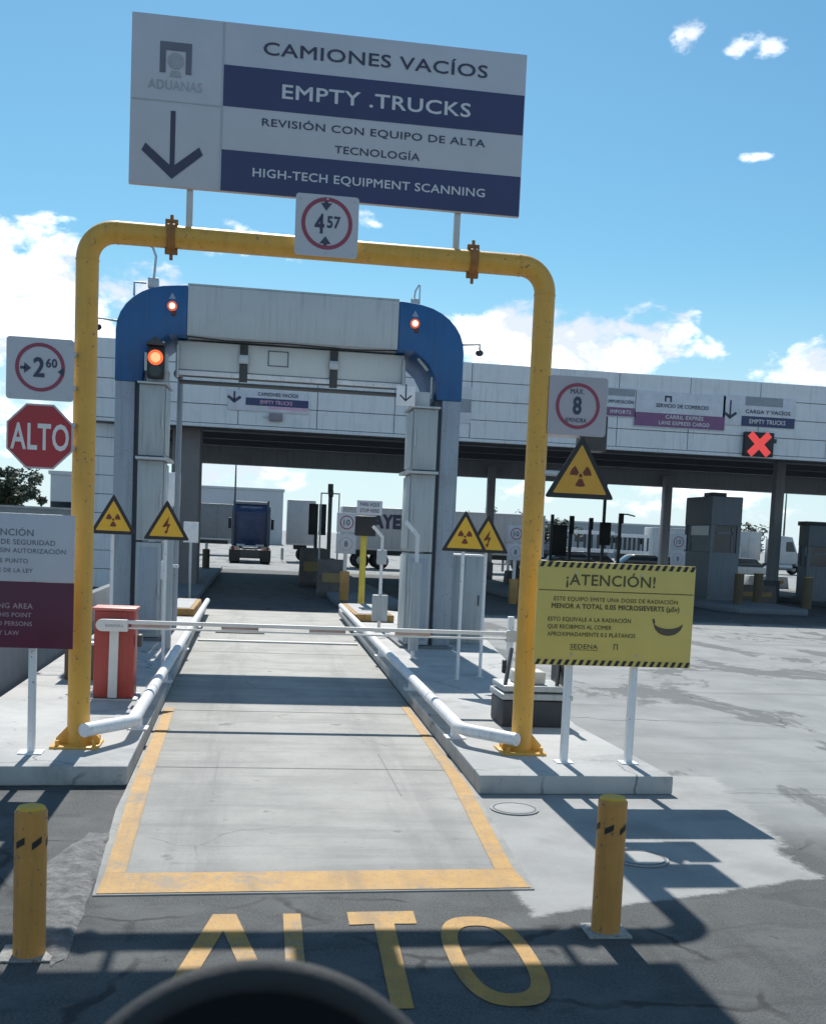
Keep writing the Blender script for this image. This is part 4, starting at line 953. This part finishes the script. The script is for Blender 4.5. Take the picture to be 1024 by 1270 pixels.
# ------------------------------------------------------------------ toll islands and booths
def island(x0, x1, y0, y1):
    return zero(struct('toll_island', MB().prism([(x0, y0+.8), (x0+.4, y0), (x1-.4, y0), (x1, y0+.8), (x1, y1), (x0, y1)], 0, .2, 'z'), concrete_dark, bev=.03))
ISL = [(2.4, 4.4, 31, 56), (-3.2, -1.6, 31, 56), (9.3, 11.3, 33, 57), (16.0, 19.3, 35, 57), (22.8, 26.0, 35, 57), (30, 33, 35, 57)]
for q in ISL: island(*q)
def booth(label, x0, x1, y0, y1, z1):
    t = thing('toll_booth', label, 'booth', ((x0+x1)/2, y0, .2), 'grey toll booths under the roof')
    zz = .2; za = zz+(z1-zz)*.46; zb = zz+(z1-zz)*.72
    MB().box(x0, x1, y0, y1, zz, za).build('lower_wall', boothm, t, bev=.03)
    MB().box(x0-.02, x1+.02, y0-.02, y1+.02, zb, z1).build('upper_wall', boothm, t, bev=.04)
    MB().box(x0-.05, x1+.05, y0-.05, y1+.05, zz, zz+.12).build('plinth', concrete_dark, t)
    for xa, ya in ((x0, y0), (x1-.14, y0), (x0, y1-.14), (x1-.14, y1-.14)): MB().box(xa, xa+.14, ya, ya+.14, za, zb).build('corner_post', boothm, t)
    MB().box(x0+.15, x1-.15, y0+.05, y0+.07, za, zb).build('window', glass, t)
    MB().box(x0+.15, x1-.15, y1-.07, y1-.05, za, zb).build('window', glass, t)
    for xa in (x0+.05, x1-.07): MB().box(xa, xa+.02, y0+.15, y1-.15, za, zb).build('window', mat('pale_glass', (.16, .20, .23), .1), t)
    MB().box(x0+.02, x0+.045, y0+.3, y1-.6, zb-.4, zb-.03).build('blind', white, t)
    MB().box(x0+.02, x0+.045, y1-.55, y1-.40, za+.02, zb-.02).build('mullion', boothm, t)
    MB().box(x0+.25, x1-.2, y0+.02, y0+.045, zb-.32, zb-.25).build('window_bar', boothm, t)
    MB().box(x1-.36, x1-.3, y0+.02, y0+.045, za+.05, zb-.05).build('window_bar', boothm, t)
    MB().box(x0+.3, x1-.3, y0+.8, y0+1.6, z1, z1+.18).build('air_unit', darkmetal, t, bev=.02)
    MB().box(x1, x1+.1, y0+.1, y0+.25, za-.2, za+.25).build('side_light', white, t, bev=.01)
p0, p1 = at(884, 615, 40), at(921, 615, 40)
booth('grey toll booth with pale blind in its side window, between two columns', p0.x, p1.x, 40, p0.x/at(851, 625, 1).x, p0.z)
p0 = at(1004, 645, 42)
booth('toll booth cut by the right frame edge', p0.x, p0.x+2.2, 42, p0.x/at(992, 645, 1).x, 3.3)
p0 = at(-60, 640, 44)

# double limit signs on island noses
def double_sign(label, u, v, y, zb, m=whitesign):
    p = at(u, v, y); t = thing('double_sign', label, 'sign', (p.x, y, zb), 'double white limit signs on the toll islands')
    k = y/31; w = .29
    for dz in (0, -.62):
        q = MB().box(p.x-w, p.x+w, y-.012, y+.012, p.z+dz-.28, p.z+dz+.28).build('panel', m, t, bev=.006)
        MB().ringplate(p.x, p.z+dz, .2, .17, y-.016).build('ring', ringred if dz == 0 else mat('faint_red', (.5, .36, .38)), q, flat=True)
        MB().text('10' if dz == 0 else '8', p.x, p.z+dz, y-.017, .16, .18 if dz == 0 else .1).build('lettering', ink, q, flat=True)
    MB().box(p.x-.05, p.x+.05, y+.015, y+.11, zb, p.z+.2).build('post', galv, t)
    MB().box(p.x-.13, p.x+.13, y-.1, y+.2, zb, zb+.85).build('post_guard', mat('orange_guard', (.42, .24, .08), .7, var=.2), t, bev=.02)
double_sign('double white limit sign on the island just right of the dark lane', 430, 648, 31.6, .2)
double_sign('double white limit sign half behind the right gantry post', 640, 662, 36, 0)
double_sign('double white limit sign in front of the grey toll booth', 841, 672, 38.5, .2)

t = thing('monitor_post', 'yellow post carrying a black monitor and white plate, right of the lane', 'monitor', (at(450, 775, 28.5).x, 28.5, 0))
p = at(450, 690, 28.5); q = at(453, 660, 28.4)
MB().cyl((p.x, 28.5, KZ), (p.x, 28.5, q.z), .085, 16).build('post', mat('lemon_paint', (.55, .44, .06), .5, var=.15), t)
MB().box(q.x-.28, q.x+.26, 28.25, 28.42, q.z-.1, q.z+.42).build('screen', black, t, bev=.02)
MB().box(q.x-.26, q.x+.40, 28.22, 28.26, q.z+.45, q.z+.82).build('plate', whitesign, t, bev=.005)
MB().text('PARE AQUÍ', q.x+.07, q.z+.72, 28.215, .09, .5).build('lettering', ink, t, flat=True)
MB().text('STOP HERE', q.x+.07, q.z+.56, 28.215, .09, .5).build('lettering', ink, t, flat=True)

# dark signal posts on the lane islands
def signal_post(label, u, v_top, y, heads, zb=.2, lamp=False):
    p = at(u, v_top, y); t = thing('signal_post', label, 'signal post', (p.x, y, zb), 'dark signal posts in the toll lanes')
    MB().box(p.x-.07, p.x+.07, y-.07, y+.07, zb, p.z).build('post', darkmetal, t)
    for dx, dz, w, h in heads: MB().box(p.x+dx-w, p.x+dx+w, y-.22, y-.08, p.z+dz-h, p.z+dz).build('signal_head', black, t, bev=.02)
    MB().box(p.x-.25, p.x+.25, y-.3, y+.3, zb, zb+1.0).build('plinth', mat('plinth_brown', (.13, .11, .09), .8, var=.25), t, bev=.03)
    if lamp: MB().tube([(p.x, y, p.z), (p.x+.35, y, p.z+.02), (p.x+.75, y, p.z-.06)], .035, 8).build('lamp_arm', darkmetal, t)
    return t
signal_post('signal post with two black heads left of the white limit signs', 393, 625, 46, [(-.18, 0, .15, 1.3), (.25, 0, .15, 1.3)])
signal_post('dark post with beacon frame behind the limit signs', 410, 612, 40, [(0, .12, .09, .25)])
signal_post('signal post with a wide black head below the large radiation triangle', 685, 638, 52, [(.35, -.5, .38, 1.5)])
signal_post('plain dark signal post second from the right gantry post', 708, 641, 53, [(0, .05, .12, .9)])
signal_post('thin dark signal post in front of the frame trailers', 732, 643, 54, [(0, .03, .1, .6)])
signal_post('dark post with curved lamp arm in front of the frame trailers', 769, 638, 52, [(0, .05, .12, .5)], lamp=True)
signal_post('tall thin mast behind the large radiation triangle', 751, 600, 55, [(.05, -2.0, .3, 1.2)])
p = at(410, 607, 40.2)
t = thing('beacon_frame', 'pale rectangular frame with a dark beacon on top above the lane posts', 'frame', (p.x, 40.2, .2))
mb = MB(); mb.tube([(p.x-.33, 40.2, .2), (p.x-.33, 40.2, p.z-.15), (p.x+.33, 40.2, p.z-.15), (p.x+.33, 40.2, .2)], .035, 8); mb.build('frame', galv, t); MB().cyl((p.x, 40.2, p.z-.13), (p.x, 40.2, p.z+.2), .1, 12).build('beacon', darkmetal, t)
# bollards in the toll lanes
for u, v, y, lab in ((256, 680, 52, 'dull bollard left of the blue truck at the shaded lane end'), (916, 722, 37.5, 'bollard at the foot of the grey toll booth'), (940, 716, 39, 'bollard right of the grey toll booth, beside pale blocks'), (1000, 740, 36, 'bollard left of the booth at the right frame edge')):
    p = at(u, v, y); bollard(p.x, y, 0 if u == 256 else .2, 1.1, .17, lab, 'bollards in the toll lanes', band=False, pm=mat('dull_bollard', (.11, .085, .05), .7, var=.25, streak=.5))
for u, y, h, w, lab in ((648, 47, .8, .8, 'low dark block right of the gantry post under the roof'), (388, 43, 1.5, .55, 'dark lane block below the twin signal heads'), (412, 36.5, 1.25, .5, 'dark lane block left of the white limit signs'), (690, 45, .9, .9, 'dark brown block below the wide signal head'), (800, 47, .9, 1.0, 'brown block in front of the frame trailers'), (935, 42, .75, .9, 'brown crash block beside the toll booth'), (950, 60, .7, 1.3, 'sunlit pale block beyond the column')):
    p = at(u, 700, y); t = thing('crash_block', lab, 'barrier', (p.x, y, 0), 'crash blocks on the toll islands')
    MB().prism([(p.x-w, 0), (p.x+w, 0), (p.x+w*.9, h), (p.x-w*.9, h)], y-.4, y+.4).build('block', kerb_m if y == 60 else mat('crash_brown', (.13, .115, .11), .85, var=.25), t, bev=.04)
    MB().box(p.x-w*.7, p.x+w*.7, y-.43, y-.405, h*.4, h*.65).build('stripe', mat('dull_ochre', (.28, .2, .09), .8), t)

# ------------------------------------------------------------------ vehicles
def wheel(par, x, y, r, w, axis='x'):
    d = Vector((w/2, 0, 0)) if axis == 'x' else Vector((0, w/2, 0)); c = Vector((x, y, r))
    wm = MB(); k = [-1, -.85, .85, 1]; wm.tube([c+d*q for q in k], [r*.9, r, r, r*.9], 24); o = wm.build('wheel', tyre, par)
    for s in (-1, 1): MB().tube([c+d*s*1.0, c+d*s*1.05], [r*.55, r*.45], 18).build('rim', galv, o)
    return o
def blue_tractor():
    y0 = 68.0; cx = -.30
    t = thing('tractor_unit', 'dark blue truck tractor seen from behind, leaving the lane', 'truck', (cx, y0+3, 0))
    MB().prism([(y0+1.9, 1.0), (y0+4.6, 1.0), (y0+4.7, 2.2), (y0+4.0, 3.0), (y0+3.4, 3.72), (y0+2.3, 3.62), (y0+1.9, 3.2)], cx-1.22, cx+1.22, 'x').build('cab', bluetruck, t, bev=.14, seg=3)
    MB().prism([(y0+4.6, .8), (y0+6.8, .8), (y0+6.8, 1.7), (y0+4.6, 2.0)], cx-.95, cx+.95, 'x').build('hood', bluetruck, t, bev=.12)
    MB().box(cx-.75, cx+.75, y0+1.87, y0+1.9, 1.3, 3.0).build('rear_panel', bluetruck, t, bev=.02)
    MB().box(cx-1.1, cx+1.1, y0+2.4, y0+3.3, 3.66, 3.86).build('roof_fairing', mat('pale_fairing', (.2, .22, .26)), t, bev=.06)
    MB().box(cx-.45, cx+.45, y0-.6, y0+6.5, .75, .98).build('chassis', darkmetal, t, bev=.02)
    MB().prism(circ(cx, y0+.4, .5, 20), .99, 1.08, 'z').build('fifth_wheel', white, t)  # white colour stands in for the glare on this plate
    MB().box(cx-1.27, cx+1.27, y0-.75, y0-.6, .32, .86).build('rear_beam', darkmetal, t, bev=.02)
    for s in (-1, 1):
        MB().box(cx+s*.93-.33, cx+s*.93+.33, y0-.78, y0-.755, .12, .85).build('mudflap', black, t)
        MB().box(cx+s*.9-.12, cx+s*.9+.12, y0-.79, y0-.755, .86, .96).build('tail_light', mat('tail_red', (.3, .03, .03), .3), t)
        MB().cyl((cx+s*1.05, y0+1.7, 1.1), (cx+s*1.05, y0+1.7, 3.9), .07, 14).build('exhaust_stack', darkmetal, t)
        m_ = MB().box(cx+s*1.38-.1, cx+s*1.38+.1, y0+4.3, y0+4.42, 2.1, 2.8).build('mirror', black, t, bev=.02); MB().box(cx+s*1.3-.08, cx+s*1.3+.08, y0+4.33, y0+4.37, 2.75, 2.8).build('mirror_arm', galv, m_)
        MB().box(cx+s*.6-.25, cx+s*.6+.25, y0+1.2, y0+1.85, .95, 1.15).build('deck_plate', galv, t, bev=.02)
        for yy in (y0-.1, y0+1.2): wheel(t, cx+s*.93, yy, .5, .6)
        wheel(t, cx+s*1.02, y0+5.6, .5, .32)
blue_tractor()
def box_trailer(label, x0, x1, y, h, m, word=None, wheels=True):
    t = thing('box_trailer', label, 'trailer', ((x0+x1)/2, y+1.25, 0), 'trailers parked beyond the toll roof')
    MB().box(x0, x1, y, y+2.5, 1.15, h).build('body', m, t, bev=.05)
    mb = MB(); n = max(2, int((x1-x0)/1.2))
    for i in range(n+1): x = x0+.05+(x1-x0-.1)*i/n; mb.box(x-.03, x+.03, y-.02, y-.001, 1.3, h-.15)
    mb.box(x0+.02, x1-.02, y-.021, y-.001, h-.15, h-.03); mb.build('side_ribs', m, t)
    MB().box(x0+.5, x1-.5, y+.6, y+1.9, .85, 1.14).build('chassis', darkmetal, t)
    MB().box(x0, x1, y-.02, y-.003, 1.16, 1.28).build('lower_rail', galv, t)
    for x in (x0+1.2, x0+2.4): wheel(t, x, y+.3, .5, .5, 'y'); wheel(t, x, y+2.2, .5, .5, 'y')
    for q in (.4, 1.9): MB().box(x1-2.2, x1-2.05, y+q, y+q+.15, .1, .9).build('landing_leg', galv, t)
    if word: MB().text(word[0], word[1], word[2], y-.026, word[3], word[4], bold=.06).build('lettering', ink, t, flat=True)
p = at(481, 647, 66)
box_trailer('long pale box trailer lettered AYEI, parked broadside behind the lane', 5.2, 17.8, 66, 3.75, trailerw, ('AYEI', p.x, p.z, .75, 1.95))
p0, p1 = at(357, 630, 74), at(388, 630, 74)
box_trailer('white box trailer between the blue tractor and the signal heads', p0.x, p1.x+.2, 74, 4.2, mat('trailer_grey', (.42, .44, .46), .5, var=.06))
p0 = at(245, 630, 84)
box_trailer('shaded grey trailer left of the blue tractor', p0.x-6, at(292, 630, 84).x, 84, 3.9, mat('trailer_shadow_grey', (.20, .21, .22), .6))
def frame_trailer(label, u0, u1, y, z0, z1):
    a, b = at(u0, 660, y).x, at(u1, 660, y).x
    t = thing('frame_trailer', label, 'trailer', ((a+b)/2, y+1.2, 0), 'open frame trailers beyond the toll roof')
    tw = mat('frame_white', (.74, .75, .76), .45, var=.06, grime=.4)
    for z in (z0, z1):
        for yy in (y, y+2.3): MB().box(a, b, yy, yy+.12, z, z+.28).build('deck_rail', tw, t, bev=.02)
        MB().box(a+.05, b-.05, y+.13, y+2.29, z+.02, z+.12).build('deck', mat('deck_grey', (.16, .17, .18), .7), t)
    n = 6
    for i in range(n+1):
        x = a+.1+(b-a-.2)*i/n
        for yy in (y+.13, y+2.17): MB().box(x-.06, x+.06, yy, yy+.1, z0+.28, z1).build('post', darkmetal, t)
    MB().box(a+.3, b-.3, y+.6, y+1.8, .75, z0-.01).build('chassis', darkmetal, t)
    for x in (a+1.1, a+2.3, b-1.6): wheel(t, x, y+.3, .5, .45, 'y'); wheel(t, x, y+2.0, .5, .45, 'y')
frame_trailer('nearer open frame trailer with white rails seen below the large triangle', 708, 762, 84, 1.45, 2.85); frame_trailer('right open frame trailer with white rails before the grey booth', 768, 806, 86, 1.4, 2.75)
def white_semi():
    y = 95; a = at(962, 690, y).x; b = at(1003, 690, y).x
    t = thing('white_truck', 'white semi truck in side view, right of the toll column', 'truck', ((a+b)/2, y+1.2, 0)); x = a
    MB().prism([(x, 1.0), (x, 3.3), (x+.4, 3.6), (x+1.5, 3.5), (x+2.05, 2.15), (x+2.05, 1.0)], y, y+2.4).build('cab', trailerw, t, bev=.08)
    MB().prism([(x+2.06, .8), (x+2.06, 2.1), (x+3.5, 1.85), (x+3.7, 1.5), (x+3.7, .8)], y+.2, y+2.2).build('hood', trailerw, t, bev=.1)
    MB().prism([(x+.9, 2.15), (x+.9, 3.05), (x+1.5, 3.05), (x+1.85, 2.15)], y-.02, y+2.42).build('cab_window', glass, t)
    MB().cyl((x+.2, y+.2, .72), (x+1.6, y+.2, .72), .32, 16).build('fuel_tank', galv, t)
    MB().box(x-2.8, x+3.6, y+.8, y+1.6, .6, .95).build('chassis', darkmetal, t)
    MB().cyl((x-.15, y+.4, 1), (x-.15, y+.4, 4.0), .09, 10).build('exhaust_stack', galv, t)
    for xx in (x+2.75, x-.9, x-2.2):
        for yy in (y+.25, y+2.15): wheel(t, xx, yy, .52, .4, 'y')
white_semi()
p0, p1 = at(922, 650, 99), at(957, 650, 99)
box_trailer('white trailer behind the toll column, ahead of the white truck', p0.x-9, p1.x-1, 99, 3.9, trailerw)
p = at(660, 690, 90)
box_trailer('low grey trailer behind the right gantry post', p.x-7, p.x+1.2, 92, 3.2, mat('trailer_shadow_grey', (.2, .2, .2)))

def car(label, u, y, col, mname, flip=1):
    x = at(u, 690, y).x; t = thing('parked_car', label, 'car', (x, y+.9, 0), 'cars parked beyond the toll roof'); m = mat(mname, col, .35, var=.1)
    MB().prism([(x-2.2*flip, .35), (x-2.25*flip, .8), (x-1.4*flip, .95), (x+2.1*flip, .95), (x+2.2*flip, .4)], y, y+1.75).build('body', m, t, bev=.08)
    MB().prism([(x-1.2*flip, .95), (x-.55*flip, 1.5), (x+1.1*flip, 1.52), (x+1.9*flip, .96)], y+.12, y+1.63).build('cabin', glass, t, bev=.06)
    MB().prism([(x-.5*flip, 1.5), (x+1.05*flip, 1.52), (x+1.0*flip, 1.57), (x-.4*flip, 1.56)], y+.15, y+1.6).build('roof', m, t, bev=.02)
    for xx in (x-1.4, x+1.35): wheel(t, xx, y+.12, .33, .22, 'y'); wheel(t, xx, y+1.63, .33, .22, 'y')
    for q in (.2, 1.3): MB().box(x-2.27*flip-.02, x-2.27*flip+.02, y+q, y+q+.25, .62, .75).build('headlight', mat('bright_sheet', (.8, .8, .82)), t)
car('dark maroon car parked low behind the attention board top edge', 704, 68, (.07, .03, .035), 'maroon_car'); car('grey car parked behind the middle signal posts', 742, 70, (.12, .13, .14), 'grey_car', -1)
car('tan car parked left of the grey toll booth', 795, 66, (.16, .14, .11), 'tan_car'); car('pale car parked right of the toll booth', 930, 74, (.42, .43, .44), 'pale_car', -1)
car('dark car parked just right of the gantry post', 672, 72, (.04, .045, .05), 'black_car', -1)
# ------------------------------------------------------------------ far buildings, trees
def block(name, label, u0, u1, vt, y, depth, m, extra=None):
    a, b = at(u0, vt, y), at(u1, vt, y)
    t = thing(name, label, 'building', ((a.x+b.x)/2, y, 0))
    MB().box(a.x, b.x, y, y+depth, 0, a.z).build('wall', m, t, bev=.05); MB().box(a.x-.15, b.x+.15, y-.15, y+depth+.15, a.z, a.z+.3).build('roof_edge', wallpaint, t)
    n = max(2, int((b.x-a.x)/5))
    for i in range(n): x = a.x+(i+.5)*(b.x-a.x)/n; MB().box(x-.9, x+.9, y-.05, y-.01, a.z*.45, a.z*.62).build('window', glass, t)
    return t
block('warehouse', 'long grey warehouse far beyond the blue tractor', 236, 352, 604, 150, 30, wallpaint)
block('plain_building', 'pale square building at the left behind the gantry post', 63, 121, 588, 95, 14, wallpaint)
block('low_building', 'long low grey building beyond the frame trailers', 700, 900, 648, 160, 20, mat('far_grey', (.34, .37, .40), .8, var=.1))
block('low_building', 'low pale shed far behind the lettered trailer, right of the scanner', 560, 690, 660, 170, 20, mat('far_pale', (.42, .44, .46), .8, var=.1))
t = thing('boundary_wall', 'pale grey wall under the bush at the left frame edge', 'wall', (-18, 62, 0))
a, b = at(-60, 626, 62), at(97, 630, 62)
MB().box(a.x, b.x, 62, 62.3, 0, a.z).build('wall', mat('weathered_wall', (.30, .31, .31), .9, var=.2, scale=.6, streak=.6), t, bev=.02)
MB().box(a.x, b.x, 61.95, 62.35, a.z, a.z+.12).build('coping', mat('coping_pale', (.45, .46, .46), .9, var=.25, scale=1.5), t)
def tree(label, cx, y, zb, zc, rx, rz, n, seed, size=.32):
    rnd = random.Random(seed); t = thing('tree', label, 'tree', (cx, y, 0))
    mb = MB(); mb.tube([(cx, y, 0), (cx+.1, y, zb), (cx-.1, y, zc)], [.22, .16, .05], 10)
    for k in range(7):
        a = rnd.uniform(0, 6.28); e = Vector((cx+rx*.75*math.cos(a), y+rx*.6*math.sin(a), zc+rz*rnd.uniform(-.3, .6)))
        mb.tube([(cx, y, zb+rnd.uniform(-.3, .6)), (Vector((cx, y, zb))+e)/2+Vector((0, 0, .3)), e], [.09, .06, .02], 6)
    mb.build('trunk', bark, t); mb = MB()
    cl = [(Vector((rnd.gauss(0, .42)*rx, rnd.gauss(0, .42)*rx, rnd.gauss(0, .38)*rz)), rnd.uniform(.26, .5)) for _ in range(46)]
    for i in range(n):
        c, r = cl[rnd.randrange(len(cl))]; d = Vector((rnd.gauss(0, 1), rnd.gauss(0, 1), rnd.gauss(0, 1))).normalized()*rnd.random()**.45*r*rx*.6
        p = Vector((cx, y, zc))+c+d
        if p.z < zb*.7: continue
        u = Vector((rnd.gauss(0, 1), rnd.gauss(0, 1), rnd.gauss(0, .6))).normalized(); v = u.orthogonal().normalized(); s = size*rnd.uniform(.5, 1.1)
        mb.face([p-u*s, p+v*s*.45, p+u*s, p-v*s*.45])
    mb.build('crown', leaf, t, flat=True)
p = at(8, 608, 70); tree('dark bushy tree above the boundary wall at the left frame edge', p.x, 70, 2.6, p.z-.2, 1.9, 1.45, 6500, 4, .17)
for (u, v, y, lab) in ((293, 574, 120, 'tall thin lighting mast rising behind the blue tractor'), (975, 610, 125, 'thin lighting mast far right behind the white truck'), (588, 640, 118, 'short lighting mast between the scanner and the gantry post')):
    p = at(u, v, y); t = thing('light_mast', lab, 'lamp post', (p.x, y, 0), 'lighting masts in the far yard')
    MB().tube([(p.x, y, 0), (p.x, y, p.z)], [.16, .07], 10).build('pole', darkmetal, t); MB().box(p.x-.7, p.x+.7, y-.1, y+.1, p.z, p.z+.2).build('lamp_head', darkmetal, t)
for k, (u, v, y, rx, rz) in enumerate(((665, 655, 135, 4.5, 2.2), (610, 650, 150, 5, 2.2), (905, 662, 140, 4.5, 2.2))):
    p = at(u, v, y); tree(('far dark tree just right of the gantry post', 'far tree between the scanner leg and the gantry post', 'far tree right of the toll booth')[k], p.x, y, 1.6, p.z-.6, rx, rz, 2200, 20+k, .4)
p = at(-45, 600, 74); tree('second dark tree partly out of frame at the far left', p.x, 74, 2.6, p.z, 2.8, 1.8, 4500, 9, .2)

# ------------------------------------------------------------------ inside of the camera vehicle: steering wheel and instrument hood
c0 = Vector((0, 0, CAMZ))
def near(u, v, d): return c0 + (fw + r2*((u-512)/F) - u2*((v-635-SHY)/F))*d
D = .92; ctr = near(315, 1481, D); nrm = (c0-ctr).normalized(); ax = r2.copy(); ay_ = nrm.cross(ax).normalized(); ax = ay_.cross(nrm).normalized()
Rw = 262*D/F
t = thing('steering_wheel', 'dark grey steering wheel rim at the bottom of the view, inside the vehicle', 'steering wheel', ctr)
mb = MB(); n = 96; pts = [ctr+ax*Rw*math.cos(2*math.pi*k/n)+ay_*Rw*math.sin(2*math.pi*k/n) for k in range(n+1)]
mb.tube(pts, .015, 20, cap=False); mb.build('rim', mat('rim_grey', (.022, .028, .033), .75, var=.2, scale=20, bump=.4, bscale=260), t)
mb = MB(); mb.tube([ctr-nrm*.06, ctr-nrm*.01, ctr+nrm*.01], [.075, .075, .05], 28); mb.build('hub', black, t)
for a in (200, 340, 270):
    e = ctr+ax*Rw*math.cos(R(a))+ay_*Rw*math.sin(R(a)); MB().tube([ctr-nrm*.03, (ctr+e)/2-nrm*.02, e], [.024, .017, .012], 12).build('spoke', black, t)
MB().tube([ctr-nrm*.06, ctr-nrm*.35-Vector((0, 0, .18))], .03, 16).build('column', black, t)
t = thing('instrument_hood', 'black instrument hood inside the steering wheel rim', 'dashboard', near(308, 1520, 1.05))
hc = near(315, 1496, 1.0); mb = MB()
mb.tube([hc-nrm*.12+ay_*0, hc-nrm*.1, hc-nrm*.05, hc], [.17, .225, .225, .21], 48); mb.build('hood', mat('hood_black', (.006, .006, .008), .7, var=.2, spec=.2), t)
